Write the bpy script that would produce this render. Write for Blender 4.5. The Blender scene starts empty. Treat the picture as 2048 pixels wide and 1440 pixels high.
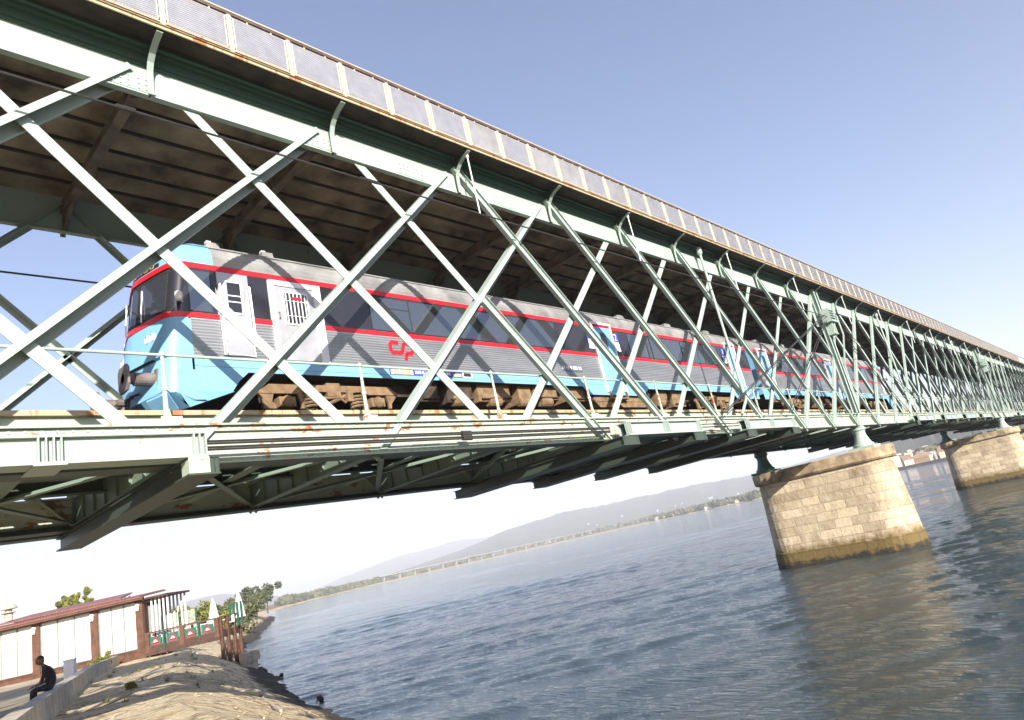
import bpy, bmesh, math, random
import numpy as np
from mathutils import Vector, Matrix
random.seed(7)
R = math.radians
scene = bpy.context.scene
# ------------------------------------------------------------------ camera
CAM = np.array([-4.94576867, -12.7239291, -3.49883224])
YAW, PIT, ROL, FPX = 0.711718320, 0.270615235, -0.222257737, 1344.54671
def cam_axes():
    f = np.array([math.cos(PIT)*math.cos(YAW), math.cos(PIT)*math.sin(YAW), math.sin(PIT)])
    r = np.array([math.sin(YAW), -math.cos(YAW), 0.0]); u = np.cross(r, f)
    return r*math.cos(ROL)+u*math.sin(ROL), -r*math.sin(ROL)+u*math.cos(ROL), f
CR, CU, CF = cam_axes()
cd = bpy.data.cameras.new("camera"); cam = bpy.data.objects.new("camera", cd)
scene.collection.objects.link(cam); scene.camera = cam
cam.matrix_world = Matrix(((CR[0], CU[0], -CF[0], CAM[0]), (CR[1], CU[1], -CF[1], CAM[1]), (CR[2], CU[2], -CF[2], CAM[2]), (0, 0, 0, 1)))
cd.sensor_fit = 'HORIZONTAL'; cd.sensor_width = 36; cd.lens = FPX/2048*36; cd.clip_start = 0.1; cd.clip_end = 30000
def ray(u, w): return CR*(u-1024)/FPX - CU*(w-720)/FPX + CF
def at(u, w, depth): return Vector(CAM+ray(u, w)*depth)          # point seen at photo pixel (u, w), depth metres along the view axis
def onz(u, w, z): d = ray(u, w); return Vector(CAM+d*(z-CAM[2])/d[2])
def hor(u): return 1333.8-.22603*u
# ------------------------------------------------------------------ sky and sun
SUN = Vector((0.49, 1.0, -0.47)).normalized()
w = bpy.data.worlds.new("World"); scene.world = w; w.use_nodes = True
nt = w.node_tree; nt.nodes.clear()
sky = nt.nodes.new("ShaderNodeTexSky"); sky.sky_type = 'NISHITA'; sky.sun_disc = False
sky.sun_elevation = math.asin(-SUN.z); sky.sun_rotation = math.atan2(-SUN.x, -SUN.y)
sky.altitude = 0; sky.air_density = 1.0; sky.dust_density = 1.6; sky.ozone_density = 3.0
bg = nt.nodes.new("ShaderNodeBackground"); bg.inputs[1].default_value = 0.078
wo = nt.nodes.new("ShaderNodeOutputWorld")
tn = nt.nodes.new("ShaderNodeMix"); tn.data_type = 'RGBA'; tn.blend_type = 'MULTIPLY'; tn.inputs[0].default_value = 1; tn.inputs[7].default_value = (1.07, .985, 1.03, 1)
nt.links.new(sky.outputs[0], tn.inputs[6]); nt.links.new(tn.outputs[2], bg.inputs[0]); nt.links.new(bg.outputs[0], wo.inputs[0])
ld = bpy.data.lights.new("sun", 'SUN'); ld.energy = 5.0; ld.angle = R(0.5); ld.color = (1.0, 0.95, 0.87)
sun = bpy.data.objects.new("sun", ld); scene.collection.objects.link(sun)
sun.rotation_euler = SUN.to_track_quat('-Z', 'Y').to_euler()
vs = scene.view_settings; vs.view_transform = 'Standard'; vs.look = 'None'; vs.gamma = 1; vs.use_curve_mapping = False
vs.exposure = 1.5
scene.cycles.max_bounces = 6; scene.cycles.diffuse_bounces = 3; scene.cycles.glossy_bounces = 4
scene.cycles.caustics_reflective = False; scene.cycles.caustics_refractive = False
scene.cycles.sample_clamp_indirect = 6

# ------------------------------------------------------------------ materials
M = {}
def nodes(m):
    m.use_nodes = True; t = m.node_tree; t.nodes.clear()
    p = t.nodes.new("ShaderNodeBsdfPrincipled"); o = t.nodes.new("ShaderNodeOutputMaterial")
    t.links.new(p.outputs[0], o.inputs[0]); return t, p
def geo(t, scale=(1, 1, 1)):
    g = t.nodes.new("ShaderNodeNewGeometry"); mp = t.nodes.new("ShaderNodeMapping"); mp.inputs['Scale'].default_value = scale
    t.links.new(g.outputs['Position'], mp.inputs[0]); return mp.outputs[0]
def noise(t, vec, sc, detail=4, rough=.55):
    n = t.nodes.new("ShaderNodeTexNoise"); n.inputs['Scale'].default_value = sc; n.inputs['Detail'].default_value = detail
    n.inputs['Roughness'].default_value = rough; t.links.new(vec, n.inputs['Vector']); return n.outputs[0]
def ramp(t, fac, stops):
    r = t.nodes.new("ShaderNodeValToRGB"); e = r.color_ramp.elements
    while len(e) < len(stops): e.new(.5)
    for k, (p, c) in enumerate(stops):
        e[k].position = p; e[k].color = (c, c, c, 1) if isinstance(c, (int, float)) else (*c, 1)
    t.links.new(fac, r.inputs[0]); return r.outputs[0]
def mixc(t, fac, a, b, mode='MIX'):
    m = t.nodes.new("ShaderNodeMix"); m.data_type = 'RGBA'; m.blend_type = mode
    for s, v in ((m.inputs[0], fac), (m.inputs[6], a), (m.inputs[7], b)):
        if isinstance(v, (int, float)): s.default_value = v
        elif isinstance(v, tuple): s.default_value = (*v, 1)
        else: t.links.new(v, s)
    return m.outputs[2]
def bump(t, p, h, strength, dist=.02):
    b = t.nodes.new("ShaderNodeBump"); b.inputs['Strength'].default_value = strength; b.inputs['Distance'].default_value = dist
    t.links.new(h, b.inputs['Height']); t.links.new(b.outputs[0], p.inputs['Normal'])
def simple(name, col, rough=.6, metal=0.0, var=.12, vs=3.0, bmp=0, spec=.5):
    m = bpy.data.materials.new(name); t, p = nodes(m); v = geo(t)
    n = noise(t, v, vs); d = tuple(c*(1-var*1.6) for c in col); l = tuple(min(1, c*(1+var)) for c in col)
    t.links.new(ramp(t, n, [(.3, d), (.7, l)]), p.inputs['Base Color'])
    p.inputs['Roughness'].default_value = rough; p.inputs['Metallic'].default_value = metal
    p.inputs['Specular IOR Level'].default_value = spec
    if bmp: bump(t, p, noise(t, v, vs*8), bmp)
    M[name] = m; return m
def painted(name, col, rust=.60, rcol=(.28, .10, .03), rough=.45, streak=(1.2, 1.2, .35), grime=.25):
    m = bpy.data.materials.new(name); t, p = nodes(m)
    a = noise(t, geo(t), .9, 5); base = mixc(t, ramp(t, a, [(.35, 0), (.75, grime)]), col, tuple(c*.62 for c in col))
    f = noise(t, geo(t), 9, 3); base = mixc(t, ramp(t, f, [(.4, 0), (.8, .14)]), base, tuple(min(1, c*1.25) for c in col))
    s = noise(t, geo(t, streak), 2.6, 8, .68)
    fac = ramp(t, s, [(rust, 0), (rust+.05, .9)])
    t.links.new(mixc(t, fac, base, rcol), p.inputs['Base Color'])
    p.inputs['Roughness'].default_value = rough; p.inputs['Specular IOR Level'].default_value = .35
    bump(t, p, noise(t, geo(t), 14, 3), .12)
    M[name] = m; return m
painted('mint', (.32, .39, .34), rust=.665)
painted('mint_shade', (.05, .10, .072), rust=.68)  # near top chord moulding: shade of the footway overhang put into the paint colour
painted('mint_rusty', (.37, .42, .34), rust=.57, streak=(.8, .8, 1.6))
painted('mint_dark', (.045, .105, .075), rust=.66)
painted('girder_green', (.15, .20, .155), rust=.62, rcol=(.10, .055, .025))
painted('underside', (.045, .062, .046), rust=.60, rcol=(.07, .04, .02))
painted('edge_rust', (.42, .33, .21), rust=.54, rcol=(.30, .12, .035), streak=(1.5, 1.5, .2))
painted('rail_paint', (.45, .39, .30), rust=.60, rcol=(.34, .17, .07))
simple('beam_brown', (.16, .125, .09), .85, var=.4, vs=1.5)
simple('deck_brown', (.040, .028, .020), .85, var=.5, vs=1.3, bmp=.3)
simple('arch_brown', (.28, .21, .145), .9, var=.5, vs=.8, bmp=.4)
simple('wire', (.34, .33, .34), .5, var=.1)
simple('rod_black', (.035, .03, .028), .4, var=.2)
simple('white_rod', (.75, .75, .72), .5)
simple('rail_steel', (.12, .08, .06), .5, .3, var=.3)
simple('sleeper', (.10, .07, .05), .9, var=.3)
# train
def ribbed():
    m = bpy.data.materials.new('ribbed_steel'); t, p = nodes(m)
    n = noise(t, geo(t, (.25, 1, 1.2)), 2.2, 6); c = ramp(t, n, [(.3, (.42, .43, .46)), (.7, (.55, .56, .59))])
    t.links.new(c, p.inputs['Base Color']); p.inputs['Metallic'].default_value = .82; p.inputs['Roughness'].default_value = .46
    M['ribbed_steel'] = m
ribbed()
simple('roof_steel', (.30, .295, .285), .55, .35, var=.25, vs=1.2)
painted('train_blue', (.18, .38, .56), rust=.64, rcol=(.13, .15, .15), rough=.3, streak=(1.5, 1.5, .5), grime=.3)
simple('train_red', (.62, .012, .02), .35, var=.06)
simple('band_black', (.022, .022, .028), .12, var=.1, spec=.6)
simple('door_silver', (.42, .42, .44), .38, .45, var=.1, vs=2)
simple('frame_white', (.72, .72, .72), .35, .2, var=.06)
simple('rubber', (.02, .02, .02), .7)
simple('bogie_tan', (.19, .12, .062), .85, var=.3, vs=4, bmp=.4)
simple('bogie_dark', (.05, .033, .022), .9, var=.5, vs=4)
simple('grime', (.03, .02, .015), .9, var=.4)
simple('buffer_grey', (.16, .13, .12), .7, .2, var=.3)
simple('yellow', (.75, .55, .03), .5)
simple('lamp_glass', (.8, .8, .8), .12, .4)
simple('mirror_white', (.78, .72, .66), .4)
simple('sign_blue', (.04, .06, .38), .4, var=.08)
simple('sign_white', (.8, .8, .8), .5, var=.04)
simple('sign_tan', (.55, .42, .25), .5, var=.3, vs=20)
simple('led_yellow', (.55, .5, .12), .5)
def glass(name, col, metal, rough=.04):
    m = bpy.data.materials.new(name); t, p = nodes(m)
    p.inputs['Base Color'].default_value = (*col, 1); p.inputs['Metallic'].default_value = metal
    p.inputs['Roughness'].default_value = rough; bump(t, p, noise(t, geo(t), .8, 2), .05, .05); M[name] = m
glass('window_glass', (.18, .20, .225), .85)
glass('screen_glass', (.10, .11, .14), .7)
# stone, ground, water
def stone():
    m = bpy.data.materials.new('granite_blocks'); t, p = nodes(m)
    uv = t.nodes.new("ShaderNodeUVMap"); b = t.nodes.new("ShaderNodeTexBrick")
    wn = noise(t, geo(t), 1.3, 3); ad = t.nodes.new("ShaderNodeVectorMath"); ad.operation = 'MULTIPLY_ADD'
    t.links.new(wn, ad.inputs[0]); ad.inputs[1].default_value = (.10, .05, 0); t.links.new(uv.outputs[0], ad.inputs[2])
    t.links.new(ad.outputs[0], b.inputs['Vector'])
    b.inputs['Color1'].default_value = (.50, .40, .265, 1); b.inputs['Color2'].default_value = (.20, .14, .085, 1)
    b.inputs['Mortar'].default_value = (.36, .285, .20, 1); b.inputs['Scale'].default_value = 1.0
    b.inputs['Mortar Size'].default_value = .022; b.inputs['Mortar Smooth'].default_value = .5; b.inputs['Bias'].default_value = -.1
    b.inputs['Brick Width'].default_value = 1.25; b.inputs['Row Height'].default_value = .53
    b.offset_frequency = 2; b.squash = .8; b.squash_frequency = 3
    s = noise(t, geo(t), .8, 7, .65); c = mixc(t, ramp(t, s, [(.35, 0), (.72, .65)]), b.outputs[0], (.60, .50, .35))
    s2 = noise(t, geo(t, (1, 1, .6)), 2.2, 6, .7); c = mixc(t, ramp(t, s2, [(.5, 0), (.75, .55)]), c, (.17, .12, .075))
    g = t.nodes.new("ShaderNodeNewGeometry"); sx = t.nodes.new("ShaderNodeSeparateXYZ"); t.links.new(g.outputs['Position'], sx.inputs[0])
    zz = t.nodes.new("ShaderNodeMath"); zz.operation = 'MULTIPLY_ADD'; t.links.new(noise(t, geo(t), 2.5, 5), zz.inputs[0]); zz.inputs[1].default_value = -1.0; t.links.new(sx.outputs[2], zz.inputs[2])
    mr = t.nodes.new("ShaderNodeMapRange"); mr.inputs[1].default_value = -7.9; mr.inputs[2].default_value = -7.35; t.links.new(zz.outputs[0], mr.inputs[0])
    c = mixc(t, mr.outputs[0], (.13, .088, .028), c)
    mr2 = t.nodes.new("ShaderNodeMapRange"); mr2.inputs[1].default_value = -8.6; mr2.inputs[2].default_value = -8.35; t.links.new(zz.outputs[0], mr2.inputs[0])
    c = mixc(t, mr2.outputs[0], (.022, .017, .01), c)
    t.links.new(c, p.inputs['Base Color']); p.inputs['Roughness'].default_value = .9
    mm = t.nodes.new("ShaderNodeMath"); mm.operation = 'MULTIPLY_ADD'; t.links.new(b.outputs['Fac'], mm.inputs[0]); mm.inputs[1].default_value = -1.2; t.links.new(noise(t, geo(t), 3.5, 6, .65), mm.inputs[2])
    bump(t, p, mm.outputs[0], .8, .08); M['granite_blocks'] = m
stone()
simple('granite_cap', (.36, .265, .16), .9, var=.4, vs=1.6, bmp=.6)
simple('concrete', (.30, .27, .23), .9, var=.35, vs=1.8, bmp=.4)
simple('concrete_light', (.44, .39, .31), .9, var=.22, vs=1.5, bmp=.3)
simple('wood', (.11, .05, .028), .6, var=.25, vs=2.5)
simple('wood_dark', (.065, .032, .02), .7, var=.3, vs=2.5)
simple('roof_tile', (.20, .085, .072), .6, var=.12, vs=2)
simple('blind_white', (.66, .65, .61), .5, var=.02, vs=.5)
simple('alu', (.25, .27, .24), .5, .2)
simple('banner_green', (.02, .10, .065), .55, var=.2)
simple('green_post', (.015, .07, .045), .5)
simple('paint_white', (.75, .75, .73), .6, var=.06)
simple('canvas', (.72, .72, .70), .8, var=.08)
simple('skin', (.24, .125, .08), .55, var=.05)
simple('shirt', (.030, .020, .032), .9, var=.35, vs=9, bmp=.5)
simple('trousers', (.022, .028, .042), .9, var=.35, vs=9, bmp=.5)
simple('hair', (.05, .035, .028), .8)
simple('house_white', (.40, .38, .36), .8, var=.06, vs=.2)
simple('house_cream', (.62, .50, .34), .8, var=.08, vs=.2)
simple('house_roof', (.27, .16, .115), .8, var=.15, vs=.3)
simple('house_dark', (.05, .05, .055), .4)
simple('viaduct_concrete', (.30, .29, .26), .8, var=.1, vs=.1)
def leafmat(name, a, b):
    m = bpy.data.materials.new(name); t, p = nodes(m)
    n = noise(t, geo(t), .8, 4, .7); t.links.new(ramp(t, n, [(.3, a), (.7, b)]), p.inputs['Base Color'])
    p.inputs['Roughness'].default_value = .75; p.inputs['Specular IOR Level'].default_value = .2; M[name] = m
leafmat('leaf_olive', (.050, .062, .028), (.13, .13, .055))
leafmat('leaf_yellow', (.10, .115, .025), (.22, .22, .05))
leafmat('leaf_grey', (.055, .07, .035), (.11, .115, .06))
simple('bark', (.10, .07, .05), .9, var=.3, vs=6)
def ground():
    m = bpy.data.materials.new('bank_stone'); t, p = nodes(m)
    def rg(sc):
        g = t.nodes.new("ShaderNodeNewGeometry"); mp = t.nodes.new("ShaderNodeMapping"); mp.inputs['Rotation'].default_value = (0, 0, R(49)); mp.inputs['Scale'].default_value = sc
        t.links.new(g.outputs['Position'], mp.inputs[0]); return mp.outputs[0]
    s = noise(t, rg((.75, 1.15, 1)), 1.3, 10, .72); c = ramp(t, s, [(.30, (.30, .22, .13)), (.45, (.60, .47, .28)), (.60, (.74, .61, .40)), (.78, (.42, .34, .22))])
    s1 = noise(t, rg((.65, 1.5, 1)), 2.4, 8, .75); c = mixc(t, ramp(t, s1, [(.54, 0), (.60, .75)]), c, (.10, .065, .038))
    s3 = noise(t, rg((1, 1, 1)), 14, 5, .7); c = mixc(t, ramp(t, s3, [(.40, .5), (.55, 0)]), c, (.13, .095, .06))
    v = t.nodes.new("ShaderNodeTexVoronoi"); v.feature = 'DISTANCE_TO_EDGE'; v.inputs['Scale'].default_value = 1.1; t.links.new(rg((.6, 1.2, 1)), v.inputs['Vector'])
    c = mixc(t, ramp(t, v.outputs['Distance'], [(.01, .6), (.045, 0)]), c, (.13, .09, .055))
    g = t.nodes.new("ShaderNodeNewGeometry"); sx = t.nodes.new("ShaderNodeSeparateXYZ"); t.links.new(g.outputs['Position'], sx.inputs[0])
    zz = t.nodes.new("ShaderNodeMath"); zz.operation = 'MULTIPLY_ADD'; t.links.new(noise(t, geo(t), .8, 6, .7), zz.inputs[0]); zz.inputs[1].default_value = -2.2; t.links.new(sx.outputs[2], zz.inputs[2])
    mr = t.nodes.new("ShaderNodeMapRange"); mr.inputs[1].default_value = -8.35; mr.inputs[2].default_value = -8.0; t.links.new(zz.outputs[0], mr.inputs[0])
    c = mixc(t, mr.outputs[0], (.028, .021, .012), c)
    t.links.new(c, p.inputs['Base Color']); p.inputs['Roughness'].default_value = .95
    hh = t.nodes.new("ShaderNodeMath"); hh.operation = 'MULTIPLY_ADD'; t.links.new(ramp(t, v.outputs['Distance'], [(.0, 0), (.08, 1)]), hh.inputs[0]); hh.inputs[1].default_value = .35; t.links.new(noise(t, rg((.75, 1.2, 1)), 3.5, 10, .72), hh.inputs[2])
    bump(t, p, hh.outputs[0], .8, .14); M['bank_stone'] = m
ground()
simple('path_sand', (.42, .34, .23), .95, var=.2, vs=.8, bmp=.3)
simple('far_sand', (.46, .33, .16), .95, var=.15, vs=.03)
def hillmat(name, a, b, sc):
    m = bpy.data.materials.new(name); t, p = nodes(m)
    n = noise(t, geo(t), sc, 6, .65); t.links.new(ramp(t, n, [(.35, a), (.68, b)]), p.inputs['Base Color']); p.inputs['Roughness'].default_value = .95
    p.inputs['Specular IOR Level'].default_value = .1; M[name] = m
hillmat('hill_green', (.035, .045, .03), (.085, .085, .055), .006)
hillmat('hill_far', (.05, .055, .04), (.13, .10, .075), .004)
hillmat('fields', (.07, .08, .035), (.26, .20, .10), .012)
hillmat('far_leaf', (.06, .07, .035), (.15, .145, .075), .06)
def water():
    m = bpy.data.materials.new('river_water'); t, p = nodes(m)
    p.inputs['Base Color'].default_value = (.028, .042, .046, 1)
    p.inputs['Roughness'].default_value = .06; p.inputs['IOR'].default_value = 1.33
    def rw(sc, rot):
        g = t.nodes.new("ShaderNodeNewGeometry"); m_ = t.nodes.new("ShaderNodeMapping"); m_.inputs['Rotation'].default_value = (0, 0, R(-rot)); m_.inputs['Scale'].default_value = sc
        t.links.new(g.outputs['Position'], m_.inputs[0]); return m_.outputs[0]
    b = noise(t, rw((1, .30, 1), 46), 5.5, 5, .62); a = noise(t, rw((1, .32, 1), 38), 1.9, 4, .6)
    m1 = t.nodes.new("ShaderNodeMath"); m1.operation = 'MULTIPLY_ADD'; t.links.new(a, m1.inputs[0]); m1.inputs[1].default_value = .9; t.links.new(b, m1.inputs[2])
    bump(t, p, m1.outputs[0], 1.0, .075); M['river_water'] = m
water()

# ------------------------------------------------------------------ mesh helpers
COL = scene.collection
class MB:
    def __init__(s): s.v = []; s.f = []; s.m = []; s.uv = {}
    def face(s, idx, mi=0): s.f.append(tuple(idx)); s.m.append(mi)
    def poly(s, pts, mi=0):
        b = len(s.v); s.v += [tuple(p) for p in pts]; s.face(range(b, b+len(pts)), mi)
    def hexa(s, c, mi=0):    # 8 corners: bottom ring 0-3, top ring 4-7
        b = len(s.v); s.v += [tuple(p) for p in c]
        for q in ((0, 3, 2, 1), (4, 5, 6, 7), (0, 1, 5, 4), (1, 2, 6, 5), (2, 3, 7, 6), (3, 0, 4, 7)): s.face([b+i for i in q], mi)
    def box(s, x0, x1, y0, y1, z0, z1, mi=0):
        s.hexa([(x0, y0, z0), (x1, y0, z0), (x1, y1, z0), (x0, y1, z0), (x0, y0, z1), (x1, y0, z1), (x1, y1, z1), (x0, y1, z1)], mi)
    def obox(s, p, q, a, b, mi=0):   # bar from p to q; a, b: half-extent vectors across
        p, q, a, b = Vector(p), Vector(q), Vector(a), Vector(b)
        s.hexa([p-a-b, p+a-b, p+a+b, p-a+b, q-a-b, q+a-b, q+a+b, q-a+b], mi)
    def tube(s, pts, r, n=8, mi=0, r2=None, cap=True):
        pts = [Vector(p) for p in pts]; rings = []
        for i, p in enumerate(pts):
            d = (pts[min(i+1, len(pts)-1)]-pts[max(i-1, 0)]).normalized()
            a = d.cross(Vector((0, 0, 1)) if abs(d.z) < .9 else Vector((1, 0, 0))).normalized(); b = d.cross(a)
            rr = r if r2 is None else r+(r2-r)*i/(len(pts)-1)
            base = len(s.v); rings.append(base)
            for k in range(n):
                t = 2*math.pi*k/n; s.v.append(tuple(p+a*math.cos(t)*rr+b*math.sin(t)*rr))
        for i in range(len(rings)-1):
            for k in range(n): s.face((rings[i]+k, rings[i]+(k+1) % n, rings[i+1]+(k+1) % n, rings[i+1]+k), mi)
        if cap: s.face([rings[0]+k for k in range(n)][::-1], mi); s.face([rings[-1]+k for k in range(n)], mi)
    def lathe(s, c, prof, n=16, mi=0, axis='z'):
        c = Vector(c); base = len(s.v)
        for (r, h) in prof:
            for k in range(n):
                t = 2*math.pi*k/n; a, b = r*math.cos(t), r*math.sin(t)
                s.v.append(tuple(c+(Vector((a, b, h)) if axis == 'z' else Vector((h, a, b)) if axis == 'x' else Vector((a, h, b)))))
        for i in range(len(prof)-1):
            for k in range(n): s.face((base+i*n+k, base+i*n+(k+1) % n, base+(i+1)*n+(k+1) % n, base+(i+1)*n+k), mi)
        s.face([base+k for k in range(n)][::-1], mi); s.face([base+(len(prof)-1)*n+k for k in range(n)], mi)
    def prism(s, pts, off, mi=0):    # polygon extruded by vector off
        b = len(s.v); n = len(pts); o = Vector(off); s.v += [tuple(p) for p in pts]+[tuple(Vector(p)+o) for p in pts]
        s.face(list(range(b, b+n))[::-1], mi); s.face(range(b+n, b+2*n), mi)
        for k in range(n): s.face((b+k, b+(k+1) % n, b+n+(k+1) % n, b+n+k), mi)
    def mesh(s, name, mats, smooth=False, fix=True):
        me = bpy.data.meshes.new(name); me.from_pydata(s.v, [], s.f)
        for x in (mats if isinstance(mats, (list, tuple)) else [mats]): me.materials.append(M[x])
        me.polygons.foreach_set('material_index', s.m)
        if smooth: me.polygons.foreach_set('use_smooth', [True]*len(s.f))
        if fix:
            bm = bmesh.new(); bm.from_mesh(me); bmesh.ops.recalc_face_normals(bm, faces=bm.faces); bm.to_mesh(me); bm.free()
        me.update(); return me
    def build(s, name, mats, parent=None, **k): return link(name, s.mesh(name, mats, **k), parent)
def link(name, me, parent=None, loc=None):
    o = bpy.data.objects.new(name, me); COL.objects.link(o)
    if parent: o.parent = parent
    if loc: o.location = loc
    return o
def tag(o, label=None, cat=None, group=None, kind=None):
    if label: o['label'] = label
    if cat: o['category'] = cat
    if group: o['group'] = group
    if kind: o['kind'] = kind
    return o
def thing(name, label, cat, loc=(0, 0, 0), rz=0, group=None):
    o = bpy.data.objects.new(name, None); COL.objects.link(o); o.location = loc; o.rotation_euler.z = rz; o.empty_display_size = .1
    return tag(o, label, cat, group)
def copy_tree(o, parent=None):
    c = o.copy(); COL.objects.link(c); c.parent = parent
    for ch in list(o.children): copy_tree(ch, c)
    return c
def text_mesh(txt, size, mat, ext=.002):
    cu = bpy.data.curves.new('txt', 'FONT'); cu.body = txt; cu.size = size; cu.extrude = ext; cu.align_x = 'CENTER'; cu.align_y = 'CENTER'
    ob = bpy.data.objects.new('txt', cu); COL.objects.link(ob); bpy.context.view_layer.update()
    me = bpy.data.meshes.new_from_object(ob.evaluated_get(bpy.context.evaluated_depsgraph_get()))
    bpy.data.objects.remove(ob); me.materials.clear(); me.materials.append(M[mat]); return me
# ------------------------------------------------------------------ the bridge
LP = 4.5; ZN = 8.27; HT = 9.05; ZT = 7.40; ZB = -.73; WB = 6.48; PIER = 9
XA, XB = -27.0, 207.0
bridge = thing('steel_bridge', 'long mint green steel lattice bridge with a road deck over the railway deck', 'bridge', (PIER*LP, 3.24, -.75))
def bp(mb, name, mats, parent=None, **k):      # part of the bridge, vertices given in world coordinates
    o = mb.build(name, mats, None, **k); p = parent or bridge
    o.parent = p; o.matrix_parent_inverse = Matrix.Translation(-bridge.location); return o
def bcopy(o, dx, parent=None):
    c = o.copy(); COL.objects.link(c); c.parent = parent or bridge; c.matrix_parent_inverse = o.matrix_parent_inverse.copy(); c.location.x += dx; return c
def chord(mb_t, mb_b, y, s):       # s = -1: outer face towards -y
    o = s
    t = mb_t
    t.box(XA, XB, y-.02, y+.02, ZT, 8.55)
    t.box(XA, XB, y-.05 if o < 0 else y+.02, y-.02 if o < 0 else y+.05, ZT, ZT+.03, 0)
    t.box(XA, XB, y+.02, y+.10, ZT, ZT+.025) if o < 0 else t.box(XA, XB, y-.16, y-.02, ZT-.03, ZT)
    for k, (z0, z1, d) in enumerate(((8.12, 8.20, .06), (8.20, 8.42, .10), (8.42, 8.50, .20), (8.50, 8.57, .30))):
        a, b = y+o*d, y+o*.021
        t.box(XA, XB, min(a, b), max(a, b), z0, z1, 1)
    b = mb_b
    b.box(XA, XB, y-.02, y+.02, ZB, 0)
    b.box(XA, XB, y-.17, y+.17, 0, .035)
    b.box(XA, XB, y-.24, y+.24, ZB-.04, ZB, 1)
    for zz in (-.10, ZB+.02):
        a, c = y+o*.09, y+o*.02
        b.box(XA, XB, min(a, c), max(a, c), zz-.0, zz+.09, 0)
    b.box(XA, XB, y-o*.021, y-o*.021-o*.10, ZB, ZB+.10, 1) if o < 0 else b.box(XA, XB, y-.12, y-.021, ZB, ZB+.10, 1)
for y, s in ((0, -1), (WB, 1)):
    t, b = MB(), MB(); chord(t, b, y, s)
    if s < 0:     # rivet heads and splice plates on the near face
        for i in range(0, 150):
            X = -3+i*.22
            for z in (-.055, ZB+.065): b.box(X-.02, X+.02, -.105, -.09, z-.02, z+.02)
            if i % 2 == 0: b.box(X-.018, X+.018, -.035, -.02, -.17, -.135)
        for k, X in enumerate((-1.6, .7+2.2, 5.9, 9.8, 16.5, 21, 26, 32)):
            b.box(X-.45, X+.45, -.032, -.0205, -.62, -.2)
            for a in (-.35, -.2, -.05, .1, .25, .38):
                for z in (-.56, -.42, -.28): b.box(X+a-.016, X+a+.016, -.046, -.032, z-.016, z+.016)
            X += 1.3; t.box(X-.5, X+.5, -.032, -.0205, 7.47, 7.85)
            for a in (-.4, -.25, -.1, .1, .25, .4):
                for z in (7.53, 7.66, 7.79): t.box(X+a-.018, X+a+.018, -.048, -.032, z-.018, z+.018)
    bp(t, 'top_chord', ['mint', 'mint_dark'] if s > 0 else ['mint', 'mint_shade']); bp(b, 'bottom_chord', ['mint_rusty', 'underside'])
# lattice diagonals
DA = Vector((2*LP, 0, -HT)).normalized(); NA = Vector((-HT, 0, -2*LP)).normalized()       # family a: down to +x ; NA points to its lower left
DBv = Vector((-2*LP, 0, -HT)).normalized(); NB = Vector((HT, 0, -2*LP)).normalized()      # family b: down to -x ; NB points to its lower right
Y = Vector((0, 1, 0))
def diag_mesh(name, fam, style, y, t0=-.01, t1=1.0):
    mb = MB(); d, nrm = (DA, NA) if fam == 'a' else (DBv, NB); full = math.hypot(2*LP, HT)
    P = d*(full*t0); Q = d*(full*t1)
    if style == 'flat':
        mb.obox(P+Y*y, Q+Y*y, nrm*.125, Y*.012); e = -nrm*.113 if fam == 'a' else nrm*.113
        mb.obox(P+Y*(y+.11)+e, Q+Y*(y+.11)+e, nrm*.012, Y*.10)
    elif style == 'angle':       # bright front lip on the upper edge, web recessed behind it
        mb.obox(P+Y*y-nrm*.075, Q+Y*y-nrm*.075, nrm*.07, Y*.012)
        mb.obox(P+Y*(y+.15)-nrm*.133, Q+Y*(y+.15)-nrm*.133, nrm*.012, Y*.14)
        mb.obox(P+Y*(y+.30), Q+Y*(y+.30), nrm*.145, Y*.012)
        mb.obox(P+Y*(y+.27)+nrm*.14, Q+Y*(y+.27)+nrm*.14, nrm*.008, Y*.03)
    elif style == 'channel':     # open channel facing out: lip on the side towards -x, riveted web, thin far lip
        l = nrm if fam == 'a' else -nrm
        mb.obox(P+Y*(y-.13)+l*.115, Q+Y*(y-.13)+l*.115, nrm*.065, Y*.012)
        mb.obox(P+Y*(y-.06)+l*.17, Q+Y*(y-.06)+l*.17, nrm*.010, Y*.06)
        mb.obox(P+Y*y, Q+Y*y, nrm*.165, Y*.012)
        mb.obox(P+Y*(y-.05)-l*.165, Q+Y*(y-.05)-l*.165, nrm*.010, Y*.045)
        k = 0.0
        while k < full*(t1-t0)-.1:
            c = P+d*k+Y*(y-.02)-l*.13; mb.obox(c, c+d*.035, nrm*.018, Y*.012); k += .22
    elif style == 'tee':
        mb.obox(P+Y*y, Q+Y*y, nrm*.115, Y*.012); mb.obox(P+Y*(y-.11), Q+Y*(y-.11), nrm*.012, Y*.10)
    o = mb.mesh(name, ['mint'] if y < 3 else ['mint']); return o
meshes = {}
def dmesh(*a):
    if a not in meshes: meshes[a] = diag_mesh('diagonal_brace', *a)
    return meshes[a]
NLAST = 44
near_stuff, far_stuff = [], []
def add_diag(n, fam, style, y, t0, t1):
    o = link('diagonal_brace', dmesh(fam, style, y, t0, t1)); o.parent = bridge
    o.matrix_parent_inverse = Matrix.Translation(-bridge.location); o.location = (n*LP, 0, ZN); return o
allb = []
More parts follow.
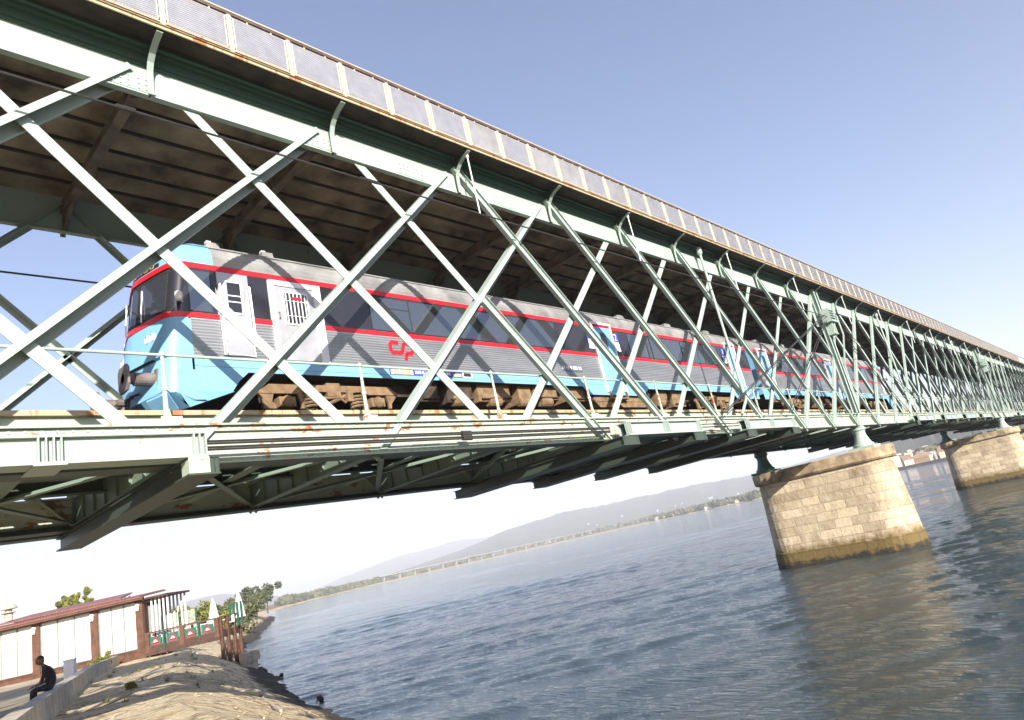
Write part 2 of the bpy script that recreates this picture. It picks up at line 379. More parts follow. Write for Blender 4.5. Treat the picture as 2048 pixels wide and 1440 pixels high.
for n in range(-7, NLAST):
    ph = (n-2) % 13
    if n < 2: sa, sb = 'flat', 'angle'
    elif ph < 7: sa, sb = 'channel', 'flat'
    else: sa, sb = 'flat', 'channel'
    if n == 1: allb.append((n, 'a', 'flat', .045, 0, .5)); allb.append((n, 'a', 'channel', -.06, .5, 1.02))
    else: allb.append((n, 'a', sa, .045 if sa == 'flat' else -.06, -.005 if sa == 'channel' else 0, 1.0))
    allb.append((n, 'b', sb, {'angle': -.09, 'flat': .045, 'channel': -.06}[sb] if not (sb == 'angle' and n >= 2) else -.09, .035, .995))
    if n in (2, 3): allb[-1] = (n, 'b', 'angle', -.09, .035, .995)
near100 = [b for b in allb if b[0]*LP < 130][:78]
for b in near100: add_diag(*b)
farb = [(n, f, 'tee', WB, 0, 1.0) for n in range(-5, NLAST+10) for f in 'ab']
far20 = [b for b in farb if -4 <= b[0] < 7]
for b in far20: add_diag(*b)
rest = MB()
def merge(mb, me, off):
    base = len(mb.v); mb.v += [(v.co.x+off[0], v.co.y+off[1], v.co.z+off[2]) for v in me.vertices]
    for p in me.polygons: mb.face([base+i for i in p.vertices], 0)
for b in allb+farb:
    if b in near100 or b in far20: continue
    merge(rest, dmesh(*b[1:]), (b[0]*LP, 0, ZN))
tag(bp(rest, 'diagonal_brace', 'mint', fix=False), kind='stuff')
# curved brackets under the cantilevered footway
cv = [(-.15, 7.36), (-.15, 7.72), (-.17, 7.95), (-.25, 8.13), (-.40, 8.28), (-.60, 8.39), (-.86, 8.46)]
def bracket(y, s):
    mb = MB()
    for (a, za), (b, zb) in zip(cv, cv[1:]):
        n = Vector((0, -(zb-za), b-a)).normalized()*.012
        p, q = Vector((0, y+s*-a, za)), Vector((0, y+s*-b, zb)); n.y *= -s
        mb.obox(p, q, (.065, 0, 0), n, 0 if a < .2 else 1)
    for x in (-.012,):
        pts = [(x, y+s*-a, z) for a, z in cv]+[(x, y+s*.86, 8.5), (x, y+s*.02, 8.5), (x, y+s*.02, 7.36)]
        mb.prism(pts, (.024, 0, 0), 1)  # web in a dark colour that stands in for the footway's shadow
    return mb
b0 = bp(bracket(0, -1), 'bracket', ['mint', 'underside']); b1 = bp(bracket(WB, 1), 'bracket', ['mint', 'underside'])
for n in range(-6, NLAST):
    if n == 0: continue
    bcopy(b0, n*LP)
    if n < 20: bcopy(b1, n*LP)
# upper road deck
mb = MB()
ys = [-.86]+list(np.linspace(-.03, WB+.03, 8))+[WB+.86]
mb.box(XA, XB, -.88, WB+.88, 8.66, 8.82, 0)
for i in range(len(ys)-1):         # shallow brick arches between the ribs
    a, b = ys[i], ys[i+1]; k = 5; prev = None
    for j in range(k+1):
        yy = a+(b-a)*j/k; z = 8.50+.11*math.sin(math.pi*j/k)
        if prev: mb.poly([(XA, prev[0], prev[1]), (XB, prev[0], prev[1]), (XB, yy, z), (XA, yy, z)], 0 if i in (0, len(ys)-2) else 1)  # outermost bays coloured darker to imitate the deep shade under the footway
        prev = (yy, z)
for yv in ys[1:-1]: mb.box(XA, XB, yv-.035, yv+.035, 8.44, 8.51, 0)
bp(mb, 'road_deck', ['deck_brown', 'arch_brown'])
mb = MB(); mb.box(XA, XB, -.92, -.885, 8.50, 8.575, 0); mb.box(XA, XB, -.90, -.885, 8.575, 8.70, 1); mb.box(XA, XB, -.955, -.90, 8.577, 8.59, 0)
bp(mb, 'edge_beam', ['edge_rust', 'rail_steel'])
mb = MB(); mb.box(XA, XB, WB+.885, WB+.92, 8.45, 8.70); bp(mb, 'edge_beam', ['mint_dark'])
mb = MB()
mb.box(-.05, .05, .05, WB-.05, 8.0, 8.40); mb.box(-.12, .12, .05, WB-.05, 7.97, 8.0)
for s, y0 in ((1, .03), (-1, WB-.03)): mb.prism([(-.05, y0, 7.45), (-.05, y0+s*.12, 7.45), (-.05, y0+s*.9, 7.99), (-.05, y0, 7.99)], (.1, 0, 0))
g0 = bp(mb, 'deck_cross_beam', 'beam_brown')
for n in range(-6, 36):
    if n: bcopy(g0, n*LP)
# parapet of the footway
PX0, PS = 1.556, 1.5; ZP, HP = 8.63, 1.17
para = MB(); para.box(XA, XB, -.955, -.885, ZP+HP-.035, ZP+HP, 0); para.box(XA, XB, -.945, -.90, ZP+HP-.12, ZP+HP-.04, 1)
para.box(XA, XB, -.93, -.90, ZP+.03, ZP+.06, 0)
parapet = bp(para, 'parapet', ['rail_paint', 'rail_steel'])
mb = MB(); mb.box(-.035, .035, -.945, -.905, ZP-.02, ZP+HP-.12); mb.box(-.06, -.035, -.935, -.915, ZP, ZP+HP-.13); mb.box(.035, .06, -.935, -.915, ZP, ZP+HP-.13)
for z in (.15, .45, .75, .98): mb.box(-.10, .10, -.93, -.92, ZP+z, ZP+z+.025)
post_me = mb.mesh('post', 'rail_paint')
fr = MB(); a0, a1, z0, z1 = .10, 1.40, ZP+.07, ZP+HP-.19
for p, q in (((a0, z0), (a1, z0)), ((a1, z0), (a1, z1)), ((a1, z1), (a0, z1)), ((a0, z1), (a0, z0))):
    fr.tube([(p[0], -.925, p[1]), (q[0], -.925, q[1])], .017, 6)
for x in (.45, 1.05): fr.box(x-.02, x+.02, -.935, -.915, z1, z1+.08)
nz = MB(); sp = .052; W2, H2 = a1-a0, z1-z0; k = -int(H2/sp)-1
while k*sp < W2:
    for sgn in (1, -1):
        x0 = k*sp; seg = [max(0, -x0), min(H2, W2-x0)]
        if seg[1]-seg[0] > .02:
            p = [(x0+s, s) for s in seg]; p = [(a0+x, z0+(zz if sgn > 0 else H2-zz)) for x, zz in p]
            nz.obox((p[0][0], -.925+.003*sgn, p[0][1]), (p[1][0], -.925+.003*sgn, p[1][1]), (.0048, 0, -.0048*sgn), (0, .003, 0))
    k += 1
base = len(fr.v); fr.v += nz.v; fr.f += [tuple(i+base for i in f) for f in nz.f]; fr.m += [1]*len(nz.f)
panel_me = fr.mesh('mesh_panel', ['rail_paint', 'wire'])
# bent and dirty sheets fixed behind two of the panels
cnt = 0; restp = MB(); restn = MB()
for i in range(-8, 136):
    X = PX0+i*PS
    if cnt < 100:
        for me, nm in ((post_me, 'post'), (panel_me, 'mesh_panel')):
            o = link(nm, me); o.parent = parapet; o.matrix_parent_inverse = Matrix.Identity(4); o.location = (X, 0, 0)
        cnt += 1
    else:
        merge(restp, post_me, (X, 0, 0))
        restn.box(X+.08, X+1.42, -.93, -.92, z0, z1)
tag(bp(restp, 'post', 'rail_paint', parapet, fix=False), kind='stuff').matrix_parent_inverse = Matrix.Identity(4)
tag(bp(restn, 'mesh_panel', 'wire', parapet), kind='stuff').matrix_parent_inverse = Matrix.Identity(4)
simple('netting', (.40, .42, .47), .7, var=.35, vs=1.0)
for i in (5, 7, 8, 10):
    mb = MB(); X = PX0+i*PS; mb.box(X+.11, X+1.39, -.905, -.90, z0, z1); o = bp(mb, 'backing_sheet', 'netting', parapet); o.matrix_parent_inverse = Matrix.Identity(4)
mb = MB(); mb.box(XA, XB, WB+.90, WB+.955, ZP+HP-.05, ZP+HP); mb.box(XA, XB, WB+.92, WB+.93, ZP, ZP+HP-.1); bp(mb, 'parapet', 'rail_paint')
# railway deck: cross girders, stringers, bracing
mb = MB(); mb.box(-.02, .02, .03, WB-.03, -.66, -.04); mb.box(-.14, .14, .03, WB-.03, -.69, -.66); mb.box(-.14, .14, .2, WB-.2, -.04, -.012)
for yv in np.arange(.8, WB, .8): mb.box(-.08, .08, yv-.012, yv+.012, -.655, -.045)
c0 = bp(mb, 'cross_girder', 'girder_green')
mb = MB()
for (p, q) in (((.15, .1), (4.35, WB-.1)), ((.15, WB-.1), (4.35, .1))):
    P, Q = Vector((p[0], p[1], -.63)), Vector((q[0], q[1], -.60 if q[1] > 3 else -.56)); d = (Q-P).normalized(); sd = Vector((-d.y, d.x, 0))
    mb.obox(P, Q, sd*.07, (0, 0, .008)); mb.obox(P+sd*.06+Vector((0, 0, .05)), Q+sd*.06+Vector((0, 0, .05)), sd*.006, (0, 0, .04))
mb.box(2.1, 2.4, .9, WB-.9, -.52, -.50)
c1 = bp(mb, 'wind_brace', 'girder_green')
for n in range(-6, 38):
    if n: bcopy(c0, n*LP); bcopy(c1, n*LP)
mb = MB()
for yv in (2.42, 4.06):
    mb.box(XA, XB, yv-.02, yv+.02, -.30, .50); mb.box(XA, XB, yv-.13, yv+.13, -.33, -.30); mb.box(XA, XB, yv-.13, yv+.13, .50, .53)
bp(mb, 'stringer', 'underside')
for yv in (.95, WB-.95):
    mb = MB(); mb.box(XA, XB, yv, yv+.03, .33, .57, 0); mb.box(XA, XB, yv-.07, yv+.06, .29, .33, 0); mb.box(XA, XB, yv-.10, yv+.07, .505, .60, 1)
    bp(mb, 'edge_girder', ['mint_rusty', 'edge_rust'])
mb = MB()        # open floor plates: chequer plates between the stringers and the edges, with joints
for (ya, yb) in ((1.1, 2.25), (2.6, 3.9), (4.25, 5.4)):
    x = XA
    while x < 160: mb.box(x, x+1.42, ya, yb, .535, .55); x += 1.5
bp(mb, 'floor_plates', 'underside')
# guard rail of the track level
for yv, last in ((.13, NLAST), (WB-.13, 20)):
    mb = MB(); mb.tube([(XA, yv, 1.49), (XB, yv, 1.49)], .032, 8); g = bp(mb, 'guard_rail', 'mint')
    mb = MB(); mb.tube([(0, yv, .10), (0, yv, .85), (0, yv, 1.52)], .052, 8, r2=.03); mb.lathe((0, yv, .80), [(.03, -.06), (.06, -.03), (.06, .03), (.03, .06)], 8); mb.lathe((0, yv, 1.5), [(.02, -.05), (.055, -.02), (.055, .03), (.02, .07)], 8)
    mb.box(-.10, .28, yv-.02, yv+.02, .03, .26); mb.hexa([(-.06, yv-.05, .03), (.12, yv-.05, .03), (.12, yv+.05, .03), (-.06, yv+.05, .03), (-.04, yv-.03, .4), (.05, yv-.03, .4), (.05, yv+.03, .4), (-.04, yv+.03, .4)])
    me = mb.mesh('post', 'mint_rusty')
    for n in range(-5, last):
        o = link('post', me); o.parent = g; o.location = (n*LP-.095, 0, 0)
# outside girders and the outrigger beams that carry them
def side_girder(x0, x1, yf, s):
    mb = MB(); yb = yf+s*.45; a, b = min(yf, yb), max(yf, yb)
    mb.box(x0, x1, a, b, -.36, -.32); mb.box(x0, x1, a, b, -.78, -.74); yw = yf+s*.09
    mb.box(x0, x1, min(yw, yw+s*.02), max(yw, yw+s*.02), -.74, -.36); yw2 = yb-s*.06; mb.box(x0, x1, min(yw2, yw2-s*.02), max(yw2, yw2-s*.02), -.74, -.36)
    st = [x0+.02+.10*k for k in range(3)]+[x1-.02-.10*k for k in range(3)]; m = (x0+x1)/2 if x1-x0 < 5.6 else x1-2.36; st += [m-.15, m-.05, m+.05, m+.15]
    for x in st: mb.box(x-.012, x+.012, min(yf, yw), max(yf, yw), -.74, -.36)
    if x1-x0 > 5.6: mb.box(m-.22, m+.22, a-.004, b+.3, -.80, -.781); mb.lathe((m-.07, yf+s*.06, -.32), [(.045, 0), (.045, .05), (.02, .07)], 8); mb.lathe((m+.07, yf+s*.06, -.32), [(.045, 0), (.045, .05), (.02, .07)], 8)
    return mb
def outrigger(x, wid=.9):
    mb = MB(); y0, y1 = -.92, 7.42
    for xx in (x-wid+.1, x-.1): mb.box(xx-.01, xx+.01, y0+.02, y1-.02, -1.07, -.79)
    mb.box(x-wid, x, y0, y1, -1.10, -1.07); 
    for xx in (x-wid, x-.2): mb.box(xx, xx+.2, y0, y1, -.815, -.79)
    for yv in (y0+.02, y0+.5, y1-.5, y1-.02): 
        mb.box(x-wid+.11, x-.11, yv-.01, yv+.01, -1.07, -.80)
    for xx in (x-wid+.1, x-.1): mb.box(xx-.08, xx-.012, y0, y0+.015, -1.07, -.80); mb.box(xx+.012, xx+.08, y0, y0+.015, -1.07, -.80)
    return mb
gsets = [(-6.5, .16)]
outs = [(.35, .55)]
for pc in (40.5, 99.0, 157.5):
    for s in (-1, 1):
        for (a, b) in ((12.4, 17.8), (21.9, 26.9)):
            x0, x1 = sorted((pc+s*a, pc+s*b))
            if x0 > 10: gsets.append((x0, x1))
        for d in (12.2, 17.2, 21.8, 26.5):
            if pc+s*d > 10: outs.append((pc+s*d+.1, .95))
for a, b in gsets:
    bp(side_girder(a, b, -.92, 1), 'side_girder', 'mint'); 
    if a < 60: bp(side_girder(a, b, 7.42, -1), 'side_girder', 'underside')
for x, wd in outs: bp(outrigger(x, wd), 'outrigger_beam', ['underside'])
mb = MB(); mb.box(-.19, .17, -.925, -.60, -1.068, -.785); bp(mb, 'bearing_box', 'mint_rusty')
# tension rods
def rods(name, pts, r=.022):
    for p, q in pts:
        mb = MB(); p, q = Vector(p), Vector(q); mb.tube([p, q], r, 6); m = p.lerp(q, .515); d = (q-p).normalized()
        mb.tube([m-d*.16, m-d*.06, m+d*.06, m+d*.16], .05, 8); bp(mb, name, 'rod_black')
rods('tension_rod', [((.17, -.42, z), (13.3, -.42, z)) for z in (-.385, -.43, -.50, -.545)])
rods('tension_rod', [((18.7, -.42, z), (22.9, -.42, z)) for z in (-.385, -.50)])
for pc in (40.5, 99.0):
    for s in (-1, 1):
        for dy in (-.62, -.48):
            rods('tension_rod', [((pc+s*18.9, dy, .02), (pc+s*.35, dy, 6.55))]); rods('tension_rod', [((pc+s*11.6, dy, .02), (pc+s*.3, dy, 6.2))])
    for xx in (pc-.34, pc+.20): # twin columns with the anchor frame
        mb = MB(); mb.box(xx-.03, xx+.17, -.40, -.38, .04, 8.45); mb.box(xx+.06, xx+.08, -.38, -.15, .04, 8.45); mb.box(xx-.03, xx+.17, -.15, -.13, .04, 8.45); bp(mb, 'pier_column', 'mint')
    mb = MB(); mb.box(pc-.55, pc+.60, -.95, -.37, 5.95, 6.05)
    for z in (6.25, 6.42, 6.59, 6.76): mb.box(pc-.50, pc+.50, -.90, -.40, z, z+.04)
    for xx in (pc-.52, pc+.50): mb.box(xx, xx+.02, -.92, -.37, 6.05, 6.85)
    for xx in (pc-.30, pc+.1): mb.box(xx, xx+.16, -.80, -.37, 5.2, 5.94)
    mb.box(pc-.34, pc+.34, -.82, -.37, 5.15, 5.2); bp(mb, 'anchor_frame', 'mint')
    mb = MB(); x = pc+.62
    for w_ in (0, .16):
        pts = [(x+w_, -.40, 7.3), (x+w_, -.95, 6.4), (x+w_, -.95, 5.1), (x+w_, -.40, 3.2), (x+w_, -.28, .1)]
        for p, q in zip(pts, pts[1:]): mb.obox(p, q, (.05, 0, 0), (0, .012, .012))
    bp(mb, 'anchor_strut', 'mint')
    mb = MB(); mb.box(pc-.8, pc+.8, -.026, -.0205, 5.9, 8.1); bp(mb, 'gusset_plate', 'mint')
# cable hung from the brackets, drain pipes
mb = MB(); mb.tube([(XA, -.7, 6.33), (40.2, -.7, 6.33)], .024, 6)
for x in (-.9, 4.75, 4.95, 13.3, 26.0): mb.tube([(x, -.7, 6.34), (x+.35, -.7, 6.35)], .045, 6)
bp(mb, 'hung_cable', 'rod_black')
for n in list(range(2, 30, 2)):
    mb = MB(); mb.tube([(n*LP+.05, -.7, 6.33), (n*LP+.05, -.7, 8.44)], .022, 6); mb.lathe((n*LP+.05, -.7, 8.3), [(.03, 0), (.05, .02), (.05, .16)], 8); bp(mb, 'hanger_rod', 'white_rod')
for x in (24.7, 54.5, 84):
    mb = MB(); mb.lathe((x, -.35, 8.0), [(.07, 0), (.13, .1), (.13, .4)], 10); mb.tube([(x, -.35, 8.0), (x, -.32, 1.0), (x+.1, -.3, .75), (x-.7, -.25, .05)], .065, 8); bp(mb, 'drain_pipe', 'mint')
# iron pedestals on each pier
def pedestal(x, y):
    mb = MB(); mb.box(x-.75, x+.75, y-.75, y+.75, -2.205, -2.05); mb.lathe((x, y, -2.05), [(.62, 0), (.62, .12), (.52, .2), (.42, .45), (.34, .75), (.36, .95), (.45, 1.05), (.45, 1.15)], 20)
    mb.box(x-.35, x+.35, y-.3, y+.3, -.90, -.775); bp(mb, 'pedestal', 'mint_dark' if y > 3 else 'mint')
for x in (40.5, 99, 157.5):
    for y in (0, WB): pedestal(x, y)
# wire seen beyond, and the railway track
mb = MB(); mb.tube([(XA, 7.05, 6.18), (12, 7.05, 6.33)], .028, 6); tag(mb.build('overhead_wire', 'rod_black'), 'thin black wire crossing the sky beyond the lattice left of the train', 'wire')
track = thing('railway_track', 'railway track on the lower deck carrying the train', 'railway track', (40, 3.24, .55))
for yv in (2.405, 4.075):
    mb = MB(); mb.box(XA, XB, yv-.035, yv+.035, .90, .95); mb.box(XA, XB, yv-.01, yv+.01, .81, .90); mb.box(XA, XB, yv-.07, yv+.07, .79, .81)
    o = mb.build('rail', 'rail_steel', track); o.matrix_parent_inverse = Matrix.Translation((-40, -3.24, -.55))
mb = MB(); mb.box(-.12, .12, 2.0, 4.48, .556, .79); sl = mb.mesh('sleeper', 'sleeper')
mbr = MB()
for i in range(300):
    X = XA+i*.75
    if i < 100: o = link('sleeper', sl); o.parent = track; o.matrix_parent_inverse = Matrix.Translation((-40, -3.24, -.55)); o.location = (X, 0, 0)
    else: merge(mbr, sl, (X, 0, 0))
o = tag(mbr.build('sleeper', 'sleeper', track, fix=False), kind='stuff'); o.matrix_parent_inverse = Matrix.Translation((-40, -3.24, -.55))
# ------------------------------------------------------------------ stone piers
def stadium(hx, hy, n=14, k=1.0):
    pts = []; s = hy-hx*k
    for i in range(n+1): t = math.pi*i/n; pts.append((hx*math.cos(t), s+hx*k*math.sin(t)))
    for i in range(n+1): t = math.pi+math.pi*i/n; pts.append((hx*math.cos(t), -s+hx*k*math.sin(t)))
    return pts
def pier(x, label):
    root = thing('stone_pier', label, 'bridge pier', (x, 2.93, -9.5), group='stone piers of the bridge')
    me = bpy.data.meshes.new('shaft'); bm = bmesh.new(); uvl = bm.loops.layers.uv.new('UVMap'); rings = []
    for z, hx, hy in ((-9.5, 1.98, 4.62), (-8.2, 1.85, 4.55), (-7.35, 1.76, 4.5), (-7.3, 1.68, 4.46), (-2.98, 1.20, 4.22)):
        pts = stadium(hx, hy); L = 0; r = []
        for i, p in enumerate(pts):
            if i: L += math.dist(pts[i-1], p)
            r.append((bm.verts.new((p[0], p[1], z+9.5)), L))
        rings.append((z, r, L+math.dist(pts[-1], pts[0])))
    for (za, ra, La), (zb, rb, Lb) in zip(rings, rings[1:]):
        n = len(ra)
        for i in range(n):
            j = (i+1) % n; f = bm.faces.new((ra[i][0], ra[j][0], rb[j][0], rb[i][0]))
            ua = [rb_[1] for rb_ in (rings[2][1][i], rings[2][1][j])]
            if j == 0: ua[1] = rings[2][2]
            for lp, (uu, vv) in zip(f.loops, ((ua[0], za), (ua[1], za), (ua[1], zb), (ua[0], zb))): lp[uvl].uv = (uu, vv)
    bm.faces.new([v for v, _ in rings[-1][1]]); bmesh.ops.recalc_face_normals(bm, faces=bm.faces); bm.to_mesh(me); bm.free(); me.materials.append(M['granite_blocks'])
    link('shaft', me, root)
    mb = MB(); base = []
    for z, hx, hy in ((6.52, 1.22, 4.24), (6.55, 1.34, 4.40), (6.66, 1.42, 4.50), (7.22, 1.42, 4.50), (7.28, 1.36, 4.44)):
        base.append(len(mb.v)); mb.v += [(p[0], p[1], z) for p in stadium(hx, hy, 10)]
    n = 22
    for a, b in zip(base, base[1:]):
        for i in range(n): mb.face((a+i, a+(i+1) % n, b+(i+1) % n, b+i))
    mb.face([base[0]+i for i in range(n)]); mb.face([base[-1]+i for i in range(n)])
    # joints between the coping stones: thin dark raised seams are avoided, the stones are cut by shallow fillets
    mb.build('cap', 'granite_cap', root)
    return root
pier(40.5, 'stone pier standing nearest in the river, seen whole from cap to water line')
pier(99.0, 'stone pier further off in the river at the right edge of the view')
pier(157.5, 'stone pier farthest along the bridge hidden behind the other stone piers')
# ------------------------------------------------------------------ the train
YC = 3.24; HW = 1.49
ROOF = [(1.49, 4.50), (1.485, 4.62), (1.46, 4.78), (1.40, 4.93), (1.31, 5.07), (1.18, 5.19), (1.0, 5.29), (.75, 5.37), (.4, 5.42), (0, 5.44)]
def rooftop(w):                      # roof height at offset w from the centre line
    for (a, za), (b, zb) in zip(ROOF, ROOF[1:]):
        if b <= w <= a: return za+(zb-za)*(a-w)/(a-b)
    return 4.5
def railcar(label, X0, s, length, doors, windows, boxes, bogies, nose_end=True):
    root = thing('railcar', label, 'railcar', (X0, YC, .95), group='coupled cars of the train')
    def W(x, y, z): return (s*x, y, z-.95)                 # car frame: x from the nose backwards, height above datum
    class CB(MB):
        def cbox(q, x0, x1, y0, y1, z0, z1, mi=0): q.box(min(s*x0, s*x1), max(s*x0, s*x1), y0, y1, z0-.95, z1-.95, mi)
        def cp(q, pts, mi=0): q.poly([W(*p) for p in pts], mi)
        def cpr(q, pts, off, mi=0): q.prism([W(*p) for p in pts], (s*off[0], off[1], off[2]), mi)
    # body shell extruded from a profile, corrugated below the window band and on the roof
    prof = [(1.49, 1.80, 0), (1.49, 2.15, 1)]
    z = 2.15; k = 0
    while z < 3.06: prof.append((1.49-(.020 if k % 2 else 0), z+.006, 1)); z += .0375; k += 1
    prof += [(1.49, 3.08, 2), (1.497, 3.09, 2), (1.497, 3.22, 3), (1.485, 3.225, 3), (1.485, 4.36, 2), (1.497, 4.365, 2), (1.497, 4.50, 4)]
    d = 0.0; pts = []
    for (a, za), (b, zb) in zip(ROOF, ROOF[1:]):
        n = max(2, int(math.hypot(a-b, za-zb)/.042))
        if a <= .8: n = 4
        for i in range(n): t = i/n; pts.append((a+(b-a)*t, za+(zb-za)*t))
    for i, (y, z) in enumerate(pts):
        o = .02 if (i % 2 and y > .7) else 0; prof.append((y-o, z-o, 4))
    prof.append((0, 5.44, 4))
    full = [(y, z, m) for y, z, m in prof]; right = [(-y, z, m) for y, z, m in prof]
    xs = 1.05; xe = length-(1.05 if not nose_end else 0)
    mb = CB(); xcut = [xs, xe]
    for side in (full, right):
        for (y0, z0, m0), (y1, z1, _) in zip(side, side[1:]): xq = 1.74 if z0 >= 4.5 else xs; mb.cp([(xq, y0, z0), (xe, y0, z0), (xe, y1, z1), (xq, y1, z1)], m0)
    # end wall, floor
    mb.cp([(xe, y, z) for y, z, _ in full]+[(xe, y, z) for y, z, _ in right[::-1]][1:], 0)
    mb.cp([(xs, -1.45, 1.8), (xe, -1.45, 1.8), (xe, 1.45, 1.8), (xs, 1.45, 1.8)], 5)
    mb.build('body', ['train_blue', 'ribbed_steel', 'train_red', 'band_black', 'roof_steel', 'grime'], root, fix=False)
    mb = CB()          # deep skirt pieces at the nose and round the doors
    def skirt(xa, xb, z0, ra=.35, rb=.35):
        for y, o in ((-1.492, .03), (1.462, .03)):
            mb.cpr([(xa, y, 1.82), (xa+(.02 if ra == 0 else ra*.6), y, (1.82+z0)/2), (xa+ra, y, z0), (xb-rb, y, z0), (xb-rb*.6, y, (1.82+z0)/2), (xb, y, 1.82)], (0, o, 0))
    for a, b, z0, ra, rb in boxes: skirt(a, b, z0, ra, rb)
    mb.cbox(xs, xe, -1.494, -1.488, 1.905, 1.912, 1)
    mb.build('skirt', ['train_blue', 'rubber'], root)
    # nose
    plan = [(0, 0), (.3, .05), (.75, .16), (1.15, .27), (1.30, .33), (1.41, .43), (1.47, .55), (1.49, .70)]
    lv = [(1.12, .52, 1), (1.30, .10, 1), (1.75, .14, 1), (2.12, .20, 1), (2.16, .12, 1), (2.6, .20, 1), (3.08, .27, 1), (3.085, .25, 2), (3.22, .28, 2), (3.225, .31, 3), (4.36, .47, 3), (4.365, .43, 2), (4.50, .45, 2), (4.505, .47, 1), (4.72, .52, 1), (4.92, .66, 1), (5.10, .86, 1), (5.24, 1.08, 1), (5.34, 1.30, 1), (5.41, 1.52, 1)]
    def wz(z):
        if z <= 4.5: return 1.49
        for (a, za), (b, zb) in zip(ROOF, ROOF[1:]):
            if za <= z <= zb: return a+(b-a)*(z-za)/(zb-za)
        return .4
    def frontx(y, z):            # x of the nose surface
        y = abs(y)
        for (za, xa, _), (zb, xb, _) in zip(lv, lv[1:]):
            if za <= z <= zb: c = xa+(xb-xa)*(z-za)/(zb-za)
        for (ya, da), (yb, db) in zip(plan, plan[1:]):
            if ya <= y <= yb: return c+da+(db-da)*(y-ya)/(yb-ya)
        return c+.78
    mb = CB(); rows = []
    for z, xc, mt in lv:
        w_ = wz(z)/1.49; row = []
        sh = max(.25, 1-(z-4.5)*.5) if z > 4.5 else 1
        half = [(p[0]*w_, xc+p[1]*sh) for p in plan]+[(wz(z), max(1.75 if z > 4.5 else 1.1, xc+.80*sh))]
        for y, x in [(-y, x) for y, x in half[::-1]]+half[1:]: row.append((x, y, z))
        rows.append(row)
    base = len(mb.v)
    for r in rows: mb.v += [W(*p) for p in r]
    n = len(rows[0]); mats = {1: 0, 2: 1, 3: 2}
    for i in range(len(rows)-1):
        mt = mats[lv[i][2]] if lv[i][2] == lv[i+1][2] else mats[lv[i+1][2]]
        for j in range(n-1): mb.face((base+i*n+j, base+i*n+j+1, base+(i+1)*n+j+1, base+(i+1)*n+j), mt)
    mb.face([base+(len(rows)-1)*n+j for j in range(n)], 0)
    nose = mb.build('nose', ['train_blue', 'train_red', 'band_black'], root)
    bm = bmesh.new(); bm.from_mesh(nose.data)
    for f in bm.faces: f.smooth = True
    for e in bm.edges:
        if len(e.link_faces) == 2 and e.calc_face_angle(0) > R(28): e.smooth = False
    bm.to_mesh(nose.data); bm.free()
    def patch(mb, y0, y1, z0, z1, off, mi=0, ny=4, nzz=3):   # curved pane lying on the nose
        g = [[W(frontx(y0+(y1-y0)*i/ny, z0+(z1-z0)*j/nzz)-off, y0+(y1-y0)*i/ny, z0+(z1-z0)*j/nzz) for i in range(ny+1)] for j in range(nzz+1)]
        b = len(mb.v); 
        for row in g: mb.v += row
        for j in range(nzz):
            for i in range(ny): mb.face((b+j*(ny+1)+i, b+j*(ny+1)+i+1, b+(j+1)*(ny+1)+i+1, b+(j+1)*(ny+1)+i), mi)
    for y0, y1 in ((-1.28, -.34), (-.28, .28), (.34, 1.28)):
        mb = CB(); patch(mb, y0, y1, 3.32, 4.28, .012); o = mb.build('windscreen', 'screen_glass', root)
        m2 = CB()
        for ya, yb, za, zb in ((y0-.03, y0, 3.29, 4.31), (y1, y1+.03, 3.29, 4.31), (y0, y1, 3.29, 3.32), (y0, y1, 4.28, 4.31)): patch(m2, ya, yb, za, zb, .022)
        m2.build('frame', 'rubber', o, fix=False)
    mb = CB(); patch(mb, -.98, .35, 4.54, 4.74, .012); sg = mb.build('destination_sign', 'band_black', root)
    mb = CB()
    for i in range(9):
        y = -.80+i*.115; zz = 4.575
        patch(mb, y, y+.018, zz, zz+.12, .018, 0, 1, 1)
        if i % 3 != 1: patch(mb, y+.02, y+.075, zz+(.10 if i % 2 else .0), zz+(.12 if i % 2 else .02), .018, 0, 1, 1)
        if i % 3 != 0: patch(mb, y+.02, y+.07, zz+.05, zz+.07, .018, 0, 1, 1)
        if i % 2: patch(mb, y+.06, y+.078, zz+.05, zz+.12, .018, 0, 1, 1)
    mb.build('lettering', 'led_yellow', sg, fix=False)
    mb = CB(); patch(mb, -1.36, 1.36, 2.125, 2.155, .010, 0, 8, 1); mb.build('groove', 'rubber', root, fix=False)
    for yy in (-.55, .35):        # wipers
        mb = CB(); mb.tube([W(frontx(yy, 3.28)-.05, yy, 3.24), W(frontx(yy, 3.6)-.06, yy+.05, 3.62), W(frontx(yy, 3.95)-.04, yy+.12, 4.0)], .016, 6)
        mb.tube([W(frontx(yy, 3.6)-.045, yy+.10, 3.55), W(frontx(yy, 3.95)-.035, yy+.14, 4.12)], .016, 6); mb.build('wiper', 'frame_white', root)
    def lamp(y, z, r=.085):
        x = frontx(y, z); mb = CB(); mb.lathe(W(x, y, z), [(r*1.25, s*.05), (r*1.25, s*-.02), (r*1.05, s*-.035), (r*.95, s*-.01)], 14, 0, 'x'); return x, mb.build('headlight', 'frame_white', root)
    for ys in (-1, 1):
        for dy, z in ((.80, 2.72), (.98, 2.72), (.12, 5.02), (-.10, 5.02)):
            if dy < .5 and ys > 0: continue
            y = ys*dy if dy > .5 else dy+.0; x, hl = lamp(y, z)
            mb = CB(); mb.lathe(W(x, y, z), [(.075, s*.0), (.07, s*-.02), (.03, s*-.032)], 12, 0, 'x'); mb.build('lens', 'lamp_glass', hl)
    mb = CB()    # buffers, coupling, hoses
